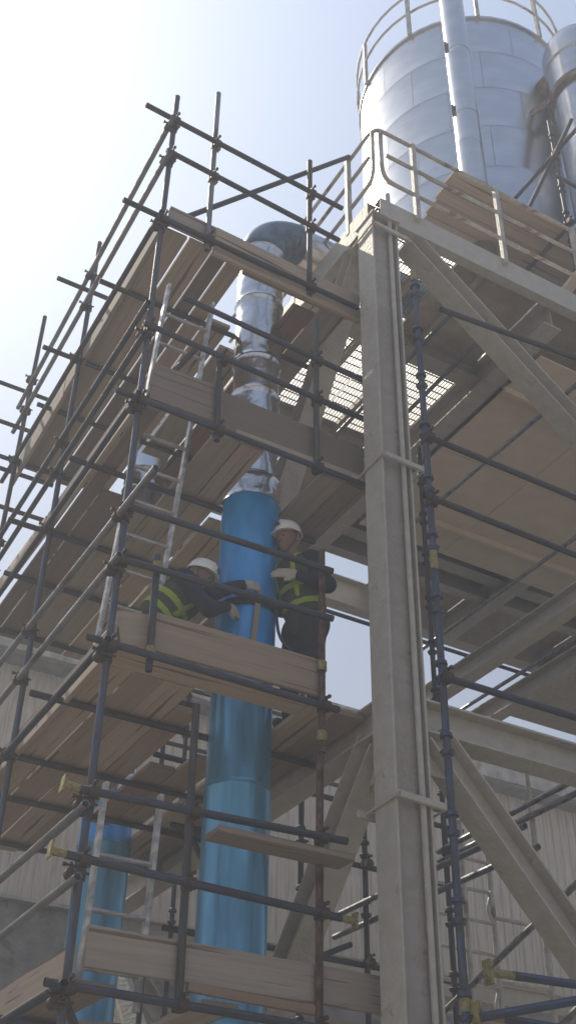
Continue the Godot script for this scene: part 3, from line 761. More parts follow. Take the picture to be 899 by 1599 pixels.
func make_decks() -> void:
	var names := ["lowest timber scaffold deck, its near toe board running behind the grey column", "timber scaffold deck that the two workers stand on", "timber scaffold deck under the crinkled foil with a ladder passing through it", "topmost timber scaffold deck, open to the sky under the crossed rails"]
	# strips: [x0, x1, z0, z1] per deck
	var strips := [
		[[2.13, 2.36, -6.0, -9.8], [2.37, 2.6, -6.85, -9.8], [2.62, 2.85, -6.8, -9.8], [2.87, 3.1, -6.0, -9.8], [3.66, 3.88, -6.0, -9.8]],
		[[2.13, 2.34, -6.22, -9.8], [2.355, 2.575, -6.22, -9.7], [2.58, 2.8, -6.22, -9.85], [2.805, 2.99, -6.55, -9.8], [3.56, 3.78, -6.0, -9.75], [3.785, 4.0, -6.02, -9.8], [3.05, 3.26, -7.5, -8.8], [3.27, 3.5, -7.2, -8.75]],
		[[2.12, 2.24, -5.98, -9.8], [2.25, 2.46, -7.1, -9.75], [2.475, 2.695, -7.12, -9.8], [2.71, 2.93, -5.99, -9.8], [2.94, 3.13, -5.99, -9.8], [3.64, 3.85, -6.0, -9.8], [3.87, 4.08, -6.0, -9.7], [3.16, 3.38, -7.0, -8.8], [3.39, 3.6, -6.98, -8.85]],
		[[2.13, 2.33, -6.0, -9.7], [2.345, 2.56, -6.0, -9.8], [2.575, 2.715, -6.0, -9.75], [2.73, 2.88, -5.99, -9.7], [2.895, 3.12, -6.74, -9.8], [3.47, 3.69, -6.2, -9.75], [3.7, 3.95, -6.0, -9.8], [3.15, 3.44, -7.0, -8.8], [2.9, 3.98, -5.99, -6.11]]]
	strips[1].append([2.15, 3.55, -5.98, -6.2])
	for i in 4:
		var t := thing("scaffold_deck", names[i], "scaffold deck", Vector3(2.9, DECK[i], -7.7), "timber decks of the pipe scaffold")
		for s in strips[i]:
			var m: Material = M.wood[rng.randi() % M.wood.size()]
			if i == 3 and s[0] == 3.47:
				m = M.wood_red
			var dy := rng.randf_range(0.0, 0.006)
			var y: float = DECK[i] + 0.019 + dy
			if s[1] - s[0] > 0.5:
				plank(t, "plank", Vector3(s[0], y, (s[2] + s[3]) / 2), Vector3(s[1], y, (s[2] + s[3]) / 2), s[2] - s[3], 0.038, m)
			else:
				var jx := rng.randf_range(-0.006, 0.006)
				plank(t, "plank", Vector3((s[0] + s[1]) / 2 + jx, y, s[2]), Vector3((s[0] + s[1]) / 2 - jx, y + rng.randf_range(-0.002, 0.006), s[3]), s[1] - s[0], 0.038, m)
		# toe boards
		var h := 0.225
		var y: float = DECK[i] + 0.05 + h / 2
		match i:
			0:
				plank(t, "toe_board", Vector3(2.16, 3.325, -5.967), Vector3(4.35, 3.325, -5.967), 0.036, 0.215, M.wood[5])
				plank(t, "toe_board", Vector3(2.104, 3.235, -5.99), Vector3(2.104, 3.235, -9.8), 0.036, 0.19, M.wood[3])
				plank(t, "toe_board", Vector3(2.75, 3.19, -5.93), Vector3(3.55, 3.17, -5.93), 0.036, 0.05, M.wood[4])
			1:
				plank(t, "toe_board", Vector3(2.36, 5.315, -5.967), Vector3(3.62, 5.325, -5.967), 0.036, 0.28, M.wood[0])
				plank(t, "toe_board", Vector3(2.13, 5.28, -5.99), Vector3(2.4, 5.34, -6.01), 0.036, 0.235, M.wood[1])
				plank(t, "toe_board", Vector3(2.104, 5.19, -5.97), Vector3(2.104, 5.16, -9.8), 0.036, 0.2, M.wood[1])
			2:
				plank(t, "toe_board", Vector3(2.15, 7.4, -5.967), Vector3(2.74, 7.41, -5.967), 0.036, 0.36, M.wood[2])
				plank(t, "toe_board", Vector3(2.72, 7.39, -5.985), Vector3(4.02, 7.37, -5.985), 0.036, 0.37, M.wood[6])
				plank(t, "toe_board", Vector3(2.85, 7.18, -5.94), Vector3(4.0, 7.19, -5.94), 0.036, 0.06, M.wood[1])
				plank(t, "toe_board", Vector3(2.104, 7.3, -5.99), Vector3(2.104, 7.32, -8.0), 0.036, 0.22, M.wood_pale)
				plank(t, "toe_board", Vector3(2.104, 7.34, -8.05), Vector3(2.104, 7.42, -9.9), 0.036, 0.2, M.wood_pale)
			3:
				plank(t, "toe_board", Vector3(2.13, 9.28, -5.967), Vector3(3.05, 9.25, -5.967), 0.036, 0.225, M.wood[5])
				plank(t, "toe_board", Vector3(2.55, 9.18, -5.94), Vector3(4.0, 9.13, -5.94), 0.036, 0.34, M.wood[3])
				plank(t, "toe_board", Vector3(2.104, 9.27, -5.99), Vector3(2.104, 9.12, -8.2), 0.036, 0.24, M.wood[5])
				plank(t, "toe_board", Vector3(2.104, 9.1, -8.22), Vector3(2.104, 9.0, -9.75), 0.036, 0.26, M.wood[5])
	# stray board used as a rail on the near face
	plank(get_node("scaffold_deck") as Node3D, "rail_board", Vector3(2.8, 4.03, -5.83), Vector3(3.72, 4.03, -5.83), 0.2, 0.038, M.wood[2])

func ladder(called: String, label: String, a: Vector3, b: Vector3, width: float, pitch: float) -> void:
	# a and b: foot and head of the first stile; the ladder spreads along +X
	var t := thing(called, label, "ladder", a + Vector3(width / 2, 0, 0), "access ladders inside the scaffold")
	var w := Vector3(width, 0, 0)
	beam_box(t, "stile", a, b, 0.062, 0.026, M.alu, Vector3(0, 0, 1))
	beam_box(t, "stile", a + w, b + w, 0.062, 0.026, M.alu, Vector3(0, 0, 1))
	var n := int(a.distance_to(b) / pitch)
	for i in range(1, n + 1):
		var p := a.lerp(b, (i - 0.4) * pitch / a.distance_to(b))
		tube(t, "rung", p, p + w, M.alu, 0.016)

# ---------------------------------------------------------------- second scaffold
func cup(parent: Node3D, at: Vector3, m: Material) -> void:
	put(parent, "lower_cup", lathe(pts([0.024, 0.0, 0.036, 0.006, 0.046, 0.03, 0.044, 0.034, 0.026, 0.03]), 14), m, Transform3D(Basis.IDENTITY, at))
	put(parent, "upper_cup", lathe(pts([0.026, 0.0, 0.042, 0.004, 0.038, 0.03, 0.026, 0.04]), 14), m, Transform3D(Basis.IDENTITY, at + Vector3(0, 0.12, 0)))

func make_side_scaffold() -> void:
	var t := thing("cup_scaffold", "blue cup-lock scaffold bay in front of the grey column with yellow wedge ends", "scaffold", Vector3(4.9, 0, -6.2))
	var p := Vector3(3.98, 0, -5.1)
	tube(t, "standard", p, p + Vector3(0.015, 8.72, 0), M.blue_tube)
	for k in 17:
		cup(t, p + Vector3(0.0008 * k, 0.51 + k * 0.5, 0), M.blue_tube)
	for y in [[5.86, 6.06], [8.7, 8.82], [3.06, 3.16]]:
		tube(t, "painted_sleeve", p + Vector3(0.008, y[0], 0), p + Vector3(0.008, y[1], 0), M.clamp_yellow, 0.0275)
	var q := Vector3(5.77, 0, -7.5)
	tube(t, "standard", q, q + Vector3(0, 9.4, 0), M.dark_tube)
	for k in 18:
		cup(t, q + Vector3(0, 0.38 + k * 0.5, 0), M.dark_tube)
	tube(t, "standard", Vector3(6.6, 0, -5.1), Vector3(6.6, 8.4, -5.1), M.dark_tube)
	for a in [[4.0, 6.99, 6.7, 6.97, M.dark_tube], [3.9, 6.43, 6.7, 6.38, M.dark_tube], [3.95, 5.02, 6.7, 5.02, M.navy_tube], [4.2, 8.44, 6.7, 8.75, M.dark_tube]]:
		tube(t, "ledger", Vector3(a[0], a[1], -5.05), Vector3(a[2], a[3], -5.05), a[4])
	# near rails with yellow ends
	for a in [[4.12, 3.27, 6.7, 3.36], [4.02, 3.045, 6.7, 3.03]]:
		var d := (Vector3(a[2], a[3], -5.04) - Vector3(a[0], a[1], -5.04)).normalized()
		var s := Vector3(a[0], a[1], -5.04)
		var o := tube(t, "ledger", s + d * 0.16, Vector3(a[2], a[3], -5.04), M.blue_tube)
		tube(o, "painted_end", s, s + d * 0.158, M.clamp_yellow, 0.0235)
		beam_box(o, "wedge_plate", s - d * 0.02, s, 0.13, 0.07, M.clamp_yellow)
	tube(t, "ledger", Vector3(4.0, 3.02, -5.0), Vector3(5.0, 3.24, -4.6), M.blue_tube)
	# tubes running back under the platform, evenly galvanised all round
	for a in [[5.77, 5.03, -7.6, 5.77, 5.07, -5.0], [5.77, 4.95, -7.6, 5.82, 4.98, -5.0], [6.2, 9.02, -8.2, 6.22, 9.0, -5.0], [7.3, 8.45, -10.4, 7.3, 8.45, -5.2], [8.35, 8.2, -10.4, 8.4, 8.2, -5.8]]:
		tube(t, "transom", Vector3(a[0], a[1], a[2]), Vector3(a[3], a[4], a[5]), M.galv)
	tube(t, "brace", Vector3(5.72, 3.7, -7.75), Vector3(5.72, 4.55, -5.2), M.galv)
	tube(t, "brace", Vector3(5.6, 3.3, -6.4), Vector3(5.72, 3.9, -5.0), M.galv)
	for y in [7.0, 6.42, 5.03]:
		coupler(t, Vector3(3.99, y, -5.1), M.clamp)
	for y in [5.0, 6.4]:
		coupler(t, Vector3(5.77, y, -7.5), M.clamp)
	for b in [Vector3(3.98, 0, -5.1), q, Vector3(6.6, 0, -5.1)]:
		var m := BoxMesh.new()
		m.size = Vector3(0.15, 0.012, 0.15)
		put(t, "base_plate", m, M.clamp, Transform3D(Basis.IDENTITY, b + Vector3(0, 0.008, 0)))
	# access ladder cage at the back: welded ladder frames side by side
	var c := thing("tower_frame", "pale welded tower frame with close rungs against the ribbed warehouse wall", "scaffold frame", Vector3(6.75, 0, -8.0))
	for x in [6.02, 6.34, 6.64, 7.22]:
		tube(c, "upright", Vector3(x, 0, -8.0), Vector3(x - 0.01, 5.55 if x < 7 else 6.2, -8.0), M.cream_paint, 0.026)
	for k in 19:
		var y := 0.35 + k * 0.27
		tube(c, "rung", Vector3(6.02, y, -8.0), Vector3(6.64, y, -8.0), M.cream_paint, 0.016)
		if k % 2 == 0:
			tube(c, "rung", Vector3(6.64, y + 0.06, -8.0), Vector3(7.22, y + 0.06, -8.0), M.cream_paint, 0.02)
	for k in 6:
		put(c, "corner_gusset", path_tube(arc([Vector3(6.64, 0.6 + k * 0.81, -7.99), Vector3(6.56, 0.72 + k * 0.81, -7.99), Vector3(6.62, 0.9 + k * 0.81, -7.99)], 0.06), 0.016), M.cream_paint)

func make_far_scaffold() -> void:
	var t := thing("inner_scaffold", "dark tube scaffold inside the steel frame, in front of the ribbed warehouse wall", "scaffold", Vector3(5.2, 0, -9.0))
	for p in [[4.66, -8.0, 8.6], [5.29, -8.0, 5.6], [6.7, -9.6, 7.0], [4.7, -10.6, 9.0]]:
		tube(t, "standard", Vector3(p[0], 0, p[1]), Vector3(p[0], p[2], p[1]), M.dark_tube)
		for k in int(p[2] / 0.5) - 1:
			cup(t, Vector3(p[0], 0.5 + k * 0.5, p[1]), M.dark_tube)
	for a in [[3.5, 4.95, -8.05, 6.4, 4.95], [3.5, 4.15, -8.05, 6.4, 4.13], [3.3, 5.5, -8.05, 6.4, 5.48], [3.5, 3.9, -8.05, 5.4, 3.86], [4.2, 6.9, -10.6, 8.6, 6.9], [4.2, 7.6, -10.6, 8.6, 7.6], [4.4, 8.5, -9.6, 9.2, 8.5]]:
		tube(t, "ledger", Vector3(a[0], a[1], a[2]), Vector3(a[3], a[4], a[2]), M.navy_tube)
	for a in [[5.25, 4.62, -8.6, 4.6, -5.9], [5.35, 4.5, -8.6, 4.47, -5.9], [4.62, 8.4, -10.7, 8.4, -6.2], [5.1, 9.7, -9.0, 9.7, -6.0], [5.55, 9.7, -9.0, 9.7, -6.0]]:
		tube(t, "transom", Vector3(a[0], a[1], a[2]), Vector3(a[0], a[3], a[4]), M.galv_dull)
	tube(t, "brace", Vector3(3.7, 4.9, -8.1), Vector3(4.75, 3.5, -8.1), M.navy_tube)
	tube(t, "brace", Vector3(3.7, 3.6, -8.1), Vector3(5.2, 4.3, -8.1), M.navy_tube)
	for y in [4.95, 4.14, 5.49]:
		coupler(t, Vector3(4.66, y, -8.0), M.clamp)
		coupler(t, Vector3(5.29, y, -8.0), M.clamp)

func make_top_scaffold() -> void:
	var t := thing("platform_scaffold", "dark scaffold with timber boards standing on the railed platform before the silo", "scaffold", Vector3(6.6, 10.28, -6.3))
	tube(t, "standard", Vector3(6.98, 10.28, -6.0), Vector3(7.02, 14.25, -6.0), M.dark_tube)
	for k in 7:
		cup(t, Vector3(6.985 + 0.006 * k, 10.8 + k * 0.5, -6.0), M.dark_tube)
	tube(t, "standard", Vector3(6.98, 10.28, -6.95), Vector3(6.98, 13.6, -6.95), M.dark_tube)
	tube(t, "ledger", Vector3(6.97, 12.9, -6.75), Vector3(6.97, 13.75, -5.6), M.dark_tube)
	tube(t, "ledger", Vector3(7.02, 13.55, -6.9), Vector3(7.02, 13.6, -5.3), M.dark_tube)
	tube(t, "ledger", Vector3(7.02, 12.2, -6.95), Vector3(7.02, 12.2, -5.5), M.dark_tube)
	tube(t, "ledger", Vector3(5.2, 12.24, -6.3), Vector3(7.9, 12.24, -6.3), M.dark_tube)
	tube(t, "ledger", Vector3(6.9, 13.0, -5.95), Vector3(7.9, 13.0, -5.95), M.dark_tube)
	for k in 4:
		plank(t, "plank", Vector3(5.45 + 0.03 * k, 12.29, -6.18 - 0.225 * k), Vector3(7.88, 12.29, -6.18 - 0.225 * k), 0.22, 0.038, M.wood[[3, 1, 0, 5][k]])
	plank(t, "plank", Vector3(6.75, 11.0, -5.75), Vector3(6.4, 10.34, -6.3), 0.16, 0.038, M.wood_pale)
	coupler(t, Vector3(6.98, 12.22, -6.0), M.clamp)
	coupler(t, Vector3(7.0, 13.55, -6.0), M.clamp)

# ---------------------------------------------------------------- people
func field_mesh(bones: Array, cell: float, k: float, st: SurfaceTool, clip := []) -> void:
	# bones: [a, b, ra, rb]; smooth union of tapered capsules, meshed as surface nets
	var lo := Vector3(1e9, 1e9, 1e9)
	var hi := -lo
	for b in bones:
		var r := maxf(b[2], b[3]) + k + cell * 2
		for p in [b[0], b[1]]:
			lo = lo.min(p - Vector3(r, r, r))
			hi = hi.max(p + Vector3(r, r, r))
	var nx := int((hi.x - lo.x) / cell) + 2
	var ny := int((hi.y - lo.y) / cell) + 2
	var nz := int((hi.z - lo.z) / cell) + 2
	var d := PackedFloat32Array()
	d.resize(nx * ny * nz)
	d.fill(9.0)
	for b in bones:
		var a: Vector3 = b[0]
		var ab: Vector3 = b[1] - a
		var ra: float = b[2]
		var rb: float = b[3]
		var l2 := maxf(ab.length_squared(), 1e-9)
		var m := maxf(ra, rb) + k + cell * 1.5
		var mn: Vector3 = (a.min(b[1]) - Vector3(m, m, m) - lo) / cell
		var mx: Vector3 = (a.max(b[1]) + Vector3(m, m, m) - lo) / cell
		for iz in range(maxi(0, int(mn.z)), mini(nz, int(mx.z) + 1)):
			for iy in range(maxi(0, int(mn.y)), mini(ny, int(mx.y) + 1)):
				for ix in range(maxi(0, int(mn.x)), mini(nx, int(mx.x) + 1)):
					var p := lo + Vector3(ix, iy, iz) * cell - a
					var t := clampf(p.dot(ab) / l2, 0.0, 1.0)
					var v := (p - ab * t).length() - lerpf(ra, rb, t)
					var at := (iz * ny + iy) * nx + ix
					var o := d[at]
					var h := maxf(k - absf(o - v), 0.0)
					d[at] = minf(o, v) - h * h * 0.25 / k
	if clip.size() > 0:
		# keep only a slab of the shape: [point, normal, half width]
		for iz in nz:
			for iy in ny:
				for ix in nx:
					var at := (iz * ny + iy) * nx + ix
					if d[at] < cell * 4:
						d[at] = maxf(d[at], absf((lo + Vector3(ix, iy, iz) * cell - clip[0]).dot(clip[1])) - clip[2])
	var verts := {}
	var step := [1, nx, nx * ny]
	for iz in nz - 1:
		for iy in ny - 1:
			for ix in nx - 1:
				var at := (iz * ny + iy) * nx + ix
				if absf(d[at]) > cell * 3:
					continue
				var s := Vector3.ZERO
				var n := 0
				for e in [[0, 1, 0], [2, 3, 2], [4, 5, 4], [6, 7, 6], [0, 2, 0], [1, 3, 1], [4, 6, 4], [5, 7, 5], [0, 4, 0], [1, 5, 1], [2, 6, 2], [3, 7, 3]]:
					var c0 := Vector3(e[0] & 1, (e[0] >> 1) & 1, (e[0] >> 2) & 1)
					var c1 := Vector3(e[1] & 1, (e[1] >> 1) & 1, (e[1] >> 2) & 1)
					var v0 := d[at + int(c0.x) + int(c0.y) * nx + int(c0.z) * nx * ny]
					var v1 := d[at + int(c1.x) + int(c1.y) * nx + int(c1.z) * nx * ny]
					if (v0 < 0) != (v1 < 0):
						s += c0.lerp(c1, v0 / (v0 - v1))
						n += 1
				if n > 0:
					verts[at] = lo + (Vector3(ix, iy, iz) + s / n) * cell
	st.set_smooth_group(0)
	for iz in range(1, nz - 1):
		for iy in range(1, ny - 1):
			for ix in range(1, nx - 1):
				var at := (iz * ny + iy) * nx + ix
				if not verts.has(at):
					continue
				for ax in 3:
					var nb: int = at + step[ax]
					if (d[at] < 0) == (d[nb] < 0):
						continue
					var u: int = step[(ax + 1) % 3]
					var w: int = step[(ax + 2) % 3]
					var q := [at - u - w, at - w, at, at - u]
					if d[at] < 0:
						q.reverse()
					if not (verts.has(q[0]) and verts.has(q[1]) and verts.has(q[2]) and verts.has(q[3])):
						continue
					for i in [0, 1, 2, 0, 2, 3]:
						var p: Vector3 = verts[q[i]]
						st.set_uv(Vector2(p.x + p.z, p.y))
						st.add_vertex(p)

func field(bones: Array, cell: float, k: float, clip := []) -> ArrayMesh:
	var st := SurfaceTool.new()
	st.begin(Mesh.PRIMITIVE_TRIANGLES)
	field_mesh(bones, cell, k, st, clip)
	st.generate_normals()
	return st.commit()

func grow(bones: Array, by: float) -> Array:
	var r := []
	for b in bones:
		r.append([b[0], b[1], b[2] + by, b[3] + by])
	return r

func hand_bones(wrist: Vector3, dir: Vector3, palm: Vector3, curl: float, side: float) -> Array:
	# dir: along the hand; palm: the way the palm faces; side: +1 thumb on dir x palm
	var across := dir.cross(palm).normalized() * side
	var out := [[wrist, wrist + dir * 0.05, 0.026, 0.028]]
	for i in 4:
		var o := (i - 1.5) * 0.021
		var base := wrist + dir * 0.075 - across * o
		out.append([wrist + dir * 0.03 - across * o * 0.7, base, 0.016, 0.0115])
		var l: float = [0.042, 0.046, 0.043, 0.033][i]
		var p := base
		var a := curl * 0.5
		for s in 3:
			var q := p + (dir * cos(a) + palm * sin(a)) * l
			out.append([p, q, 0.0098 - s * 0.0008, 0.009 - s * 0.0008])
			p = q
			l *= 0.72
			a += curl
	var tb := wrist + dir * 0.025 + across * 0.028
	var t1 := tb + (dir * 0.6 + across * 0.7 + palm * 0.3).normalized() * 0.04
	var t2 := t1 + (dir * 0.85 + across * 0.15 + palm * 0.5).normalized() * 0.032
	out.append([wrist + dir * 0.01, tb, 0.018, 0.013])
	out.append([tb, t1, 0.0125, 0.011])
	out.append([t1, t2, 0.011, 0.0095])
	return out

func head_bones(c: Vector3, face: Vector3, up: Vector3) -> Array:
	var s := face.cross(up).normalized()
	var out := [[c + up * 0.03 - face * 0.02, c + up * 0.035 + face * 0.015, 0.088, 0.082],
		[c - up * 0.02 + face * 0.025, c - up * 0.075 + face * 0.045, 0.065, 0.042],
		[c + up * 0.005 + face * 0.092, c - up * 0.03 + face * 0.113, 0.01, 0.014],
		[c - up * 0.058 + face * 0.085 - s * 0.015, c - up * 0.058 + face * 0.085 + s * 0.015, 0.012, 0.012],
		[c + up * 0.03 + face * 0.082 - s * 0.035, c + up * 0.03 + face * 0.082 + s * 0.035, 0.013, 0.013]]
	for k in [-1, 1]:
		out.append([c + s * 0.08 * k - face * 0.005 + up * 0.01, c + s * 0.086 * k - up * 0.025, 0.014, 0.01])
	return out

func make_person(label: String, j: Dictionary, vest: bool) -> void:
	var t := thing("person", label, "person", Vector3(j.hip.x, 5.17, j.hip.z), "workers at the pipe")
	var side: Vector3 = j.side
	var hl: Vector3 = j.hip + side * 0.09
	var hr: Vector3 = j.hip - side * 0.09
	var sl: Vector3 = j.chest + side * 0.165 + Vector3(0, 0.05, 0)
	var sr: Vector3 = j.chest - side * 0.165 + Vector3(0, 0.05, 0)
	var torso := [[j.hip, j.waist, 0.125, 0.112], [hl, hr, 0.1, 0.1], [j.waist, j.chest, 0.115, 0.13], [sl, sr, 0.07, 0.07], [j.chest + side * 0.07, j.waist + side * 0.05, 0.1, 0.09], [j.chest - side * 0.07, j.waist - side * 0.05, 0.1, 0.09]]
	var legs := [[hl, j.knee_l, 0.088, 0.06], [j.knee_l, j.foot_l, 0.06, 0.042], [hr, j.knee_r, 0.088, 0.06], [j.knee_r, j.foot_r, 0.06, 0.042]]
	var arms := [[sl, j.elbow_l, 0.056, 0.043], [j.elbow_l, j.hand_l, 0.043, 0.03], [sr, j.elbow_r, 0.056, 0.043], [j.elbow_r, j.hand_r, 0.043, 0.03]]
	var face: Vector3 = j.face
	var up: Vector3 = j.up
	var hd: Vector3 = j.head
	# the body: one continuous surface, head and hands on finer grids
	var st := SurfaceTool.new()
	st.begin(Mesh.PRIMITIVE_TRIANGLES)
	field_mesh(torso + legs + arms + [[j.chest + Vector3(0, 0.08, 0), hd - up * 0.06, 0.055, 0.052]], 0.018, 0.04, st)
	field_mesh(head_bones(hd, face, up) + [[j.chest + Vector3(0, 0.1, 0), hd - up * 0.05, 0.055, 0.052]], 0.008, 0.02, st)
	field_mesh(hand_bones(j.hand_l, j.hdir_l, j.palm_l, 0.5, 1.0), 0.0045, 0.006, st)
	field_mesh(hand_bones(j.hand_r, j.hdir_r, j.palm_r, 0.5, -1.0), 0.0045, 0.006, st)
	st.generate_normals()
	put(t, "body", st.commit(), M.skin)
	put(t, "trousers", field(grow(legs, 0.018) + [[hl, hr, 0.118, 0.118], [j.hip, j.hip.lerp(j.waist, 0.4), 0.14, 0.128]], 0.016, 0.05), M.dark_cloth)
	var sleeves := [[sl, j.elbow_l, 0.075, 0.058], [j.elbow_l, j.elbow_l.lerp(j.hand_l, 0.9), 0.058, 0.044], [sr, j.elbow_r, 0.075, 0.058], [j.elbow_r, j.elbow_r.lerp(j.hand_r, 0.9), 0.058, 0.044]]
	put(t, "jacket", field(grow([torso[0], torso[2], torso[3], torso[4], torso[5]], 0.02) + sleeves, 0.015, 0.04), M.navy_cloth)
	var vb := grow([[j.hip, j.waist, 0.122, 0.116], torso[2], torso[4], torso[5], [j.chest + side * 0.1, j.chest - side * 0.1, 0.085, 0.085]], 0.03)
	var v := put(t, "safety_vest", field(vb, 0.014, 0.05), M.vest_dark)
	# lime bands: round the waist and over both shoulders
	var bx := (j.chest - j.waist).normalized() as Vector3
	for q in [0.0, 0.5]:
		put(v, "lime_band", field(grow(vb, 0.005), 0.012, 0.05, [j.waist.lerp(j.chest, q), bx, 0.026]), M.vest_lime)
	for sg in [-1, 1]:
		put(v, "lime_band", field(grow([vb[1], vb[2], vb[3], vb[4]], 0.005), 0.012, 0.05, [j.chest + side * 0.1 * sg, side, 0.024]), M.vest_lime)
	for k in ["l", "r"]:
		put(t, "glove", field(grow(hand_bones(j["hand_" + k], j["hdir_" + k], j["palm_" + k], 0.5, 1.0 if k == "l" else -1.0), 0.0025), 0.005, 0.006), M.glove)
		var ft: Vector3 = j["foot_" + k]
		var toe: Vector3 = j.get("toe", face)
		toe.y = 0
		toe = toe.normalized()
		put(t, "boot", field([[ft + Vector3(0, 0.06, 0), Vector3(ft.x, 5.215, ft.z) - toe * 0.03, 0.056, 0.045], [Vector3(ft.x, 5.213, ft.z) - toe * 0.05, Vector3(ft.x, 5.208, ft.z) + toe * 0.15, 0.043, 0.036]], 0.012, 0.03), M.rubber)
	# hard hat
	var hx := Basis(face.cross(up).normalized() * -1.0, up, face * 1.0).orthonormalized()
	var shell := lathe(pts([0.128, 0.0, 0.132, 0.004, 0.121, 0.012, 0.12, 0.04, 0.112, 0.075, 0.09, 0.108, 0.055, 0.128, 0.0, 0.135]), 28)
	var hat := put(t, "hard_hat", shell, M.helmet, Transform3D(hx.scaled_local(Vector3(0.84, 0.95, 0.98)), hd + up * 0.045 - face * 0.005))
	var brim := lathe(pts([0.1, 0.0, 0.158, -0.012, 0.158, -0.006, 0.1, 0.012]), 16, null, 0.0, PI * 0.15, PI * 0.85)
	put(hat, "brim", brim, M.helmet, Transform3D(hx.scaled_local(Vector3(0.82, 1.0, 0.9)), hd + up * 0.05))
	put(hat, "ridge", path_tube(PackedVector3Array([hd + up * 0.1 + face * 0.12, hd + up * 0.165 + face * 0.07, hd + up * 0.184, hd + up * 0.165 - face * 0.08, hd + up * 0.1 - face * 0.13]), 0.01, 6), M.helmet)
	# small dark print on the front of the hat: three short strokes
	var sd := face.cross(up).normalized()
	for m in [-1, 0, 1]:
		var b := BoxMesh.new()
		b.size = Vector3(0.016, 0.026, 0.006)
		var dd: Vector3 = (face + sd * 0.17 * m).normalized()
		put(hat, "print_mark", b, M.mark, Transform3D(Basis(dd.cross(up).normalized() * -1.0, up, dd).orthonormalized(), hd + up * 0.105 + dd * 0.126))
	var em := SphereMesh.new()
	em.radius = 0.011
	em.height = 0.022
	em.radial_segments = 10
	em.rings = 5
	for m in [-1, 1]:
		put(t, "eye", em, M.eye, Transform3D(Basis.IDENTITY, hd + up * 0.008 + face * 0.083 + sd * 0.03 * m))
	put(hat, "chin_strap", path_tube(PackedVector3Array([hd + sd * 0.098 + up * 0.04, hd + sd * 0.085 - up * 0.05 + face * 0.02, hd - up * 0.115 + face * 0.05, hd - sd * 0.085 - up * 0.05 + face * 0.02, hd - sd * 0.098 + up * 0.04]), 0.005, 6), M.mark)

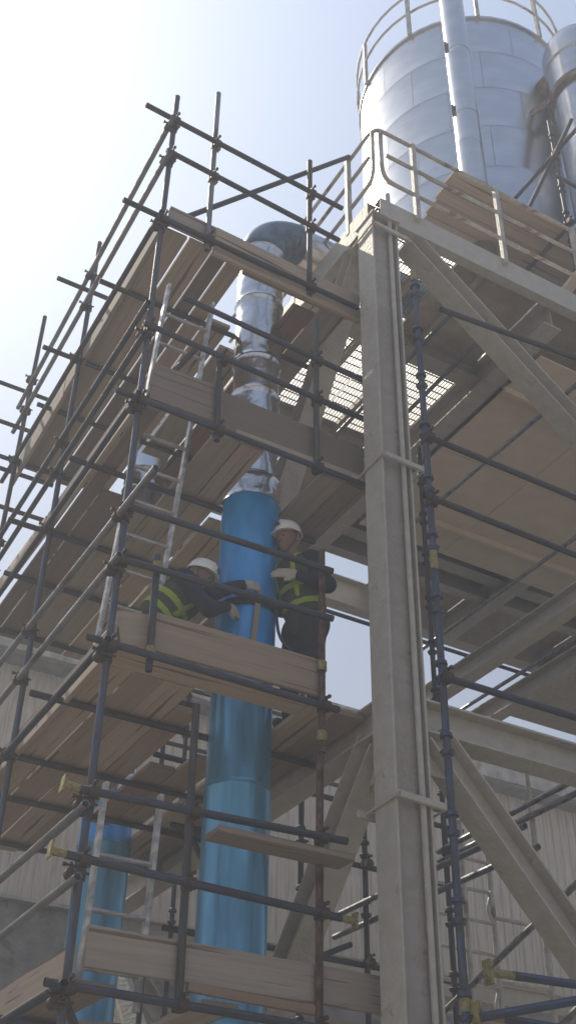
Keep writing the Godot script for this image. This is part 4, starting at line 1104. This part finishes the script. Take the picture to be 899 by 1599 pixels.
func make_people() -> void:
	# standing at the right of the pipe, turned to it, hands at the cladding
	var f1 := Vector3(-0.93, -0.14, 0.3).normalized()
	var s1 := Vector3(0.22, 0, 0.97).normalized()
	make_person("person in white hard hat and navy jacket standing upright with hands at the blue pipe", {
		hip = Vector3(3.79, 6.03, -6.47), waist = Vector3(3.78, 6.2, -6.47), chest = Vector3(3.71, 6.5, -6.48), head = Vector3(3.61, 6.77, -6.45),
		side = s1, face = f1, up = Vector3(-0.1, 0.99, 0.02).normalized(), toe = Vector3(-0.8, 0, 0.3),
		knee_l = Vector3(3.76, 5.64, -6.32), foot_l = Vector3(3.8, 5.26, -6.3), knee_r = Vector3(3.68, 5.64, -6.52), foot_r = Vector3(3.72, 5.26, -6.55),
		elbow_l = Vector3(3.8, 6.26, -6.16), hand_l = Vector3(3.61, 6.36, -6.29), elbow_r = Vector3(3.72, 6.3, -6.7), hand_r = Vector3(3.68, 6.32, -6.8),
		hdir_l = Vector3(-0.8, 0.15, -0.5).normalized(), palm_l = Vector3(-0.5, 0.1, -0.8).normalized(), hdir_r = Vector3(-0.3, 0.3, -0.9).normalized(), palm_r = Vector3(-0.9, 0, 0.2).normalized()}, true)
	# bent over at the left of the pipe, arm reaching across it
	var f2 := Vector3(0.7, -0.3, 0.6).normalized()
	var s2 := Vector3(0.35, 0, -0.9).normalized()
	make_person("person in white hard hat bent behind the toe board, arm reaching across the blue pipe", {
		hip = Vector3(2.68, 5.82, -6.78), waist = Vector3(2.71, 5.95, -6.75), chest = Vector3(2.84, 6.11, -6.68), head = Vector3(2.955, 6.285, -6.63),
		side = s2, face = f2, up = Vector3(0.25, 0.96, 0.1).normalized(), toe = Vector3(0.9, 0, 0.2),
		knee_l = Vector3(2.93, 5.58, -6.88), foot_l = Vector3(2.86, 5.26, -6.95), knee_r = Vector3(2.88, 5.56, -6.62), foot_r = Vector3(2.82, 5.26, -6.64),
		elbow_l = Vector3(3.02, 6.12, -6.5), hand_l = Vector3(3.22, 6.2, -6.4), elbow_r = Vector3(2.95, 5.9, -6.4), hand_r = Vector3(3.1, 5.98, -6.42),
		hdir_l = Vector3(0.95, 0.15, 0.05).normalized(), palm_l = Vector3(0.1, -0.3, -0.9).normalized(), hdir_r = Vector3(0.8, 0.1, -0.4).normalized(), palm_r = Vector3(0.3, 0, -0.9).normalized()}, true)
	# strap pulled round the pipe and a hose
	var t := thing("strap", "dark flat strap pulled round the bright blue cladding by the crouching worker", "strap", Vector3(3.39, 6.1, -6.45))
	var p := PackedVector3Array()
	for k in 13:
		var a := lerpf(PI * 0.98, PI * 0.1, k / 12.0)
		p.append(Vector3(3.39 + 0.243 * cos(a), 6.12 + 0.03 * k / 12.0, -6.7 + 0.243 * sin(a)))
	for k in 12:
		plank(t, "strap_link", p[k], p[k + 1], 0.006, 0.07, M.dark_cloth)
	plank(t, "strap_tail", Vector3(3.36, 6.1, -6.44), Vector3(3.33, 5.75, -6.44), 0.006, 0.045, M.wood[5], Vector3(1, 0, 0))
	var h := put(self, numbered("hose"), path_tube(arc([Vector3(3.5, 6.08, -6.42), Vector3(3.5, 5.8, -6.36), Vector3(3.56, 5.6, -6.2), Vector3(3.64, 5.42, -6.1), Vector3(3.7, 5.2, -6.1)], 0.12, 6), 0.012), M.rubber)
	tag(h, "thin black hose hanging from the pipe over the toe board", "hose")

# ---------------------------------------------------------------- build
func _ready() -> void:
	rng.seed = 11
	make_materials()
	make_light()
	make_ground()
	make_warehouse()
	make_frame()
	make_silo()
	make_pipe(Vector3(3.39, 0, -6.7), [0.4, 1.6, 3.2, 4.72, 5.6, 7.2], 10.2, "insulated pipe riser with bright blue sleeve and crinkled foil between the two workers", 3, true)
	make_pipe(Vector3(3.39, 0, -9.2), [0.4, 1.7, 3.4, 5.1, 5.55], 10.6, "insulated pipe riser farther back, behind the ladder, blue below and foil above", 60, false)
	make_scaffold()
	make_decks()
	ladder("ladder", "pale aluminium ladder rising through the foil-side deck from the workers' deck", Vector3(2.26, 5.17, -6.84), Vector3(2.25, 8.62, -6.1), 0.4, 0.28)
	ladder("ladder", "pale aluminium ladder standing on the lowest deck behind its toe board", Vector3(2.33, 3.16, -6.5), Vector3(2.31, 4.42, -6.36), 0.37, 0.32)
	make_side_scaffold()
	make_far_scaffold()
	make_top_scaffold()
	make_people()
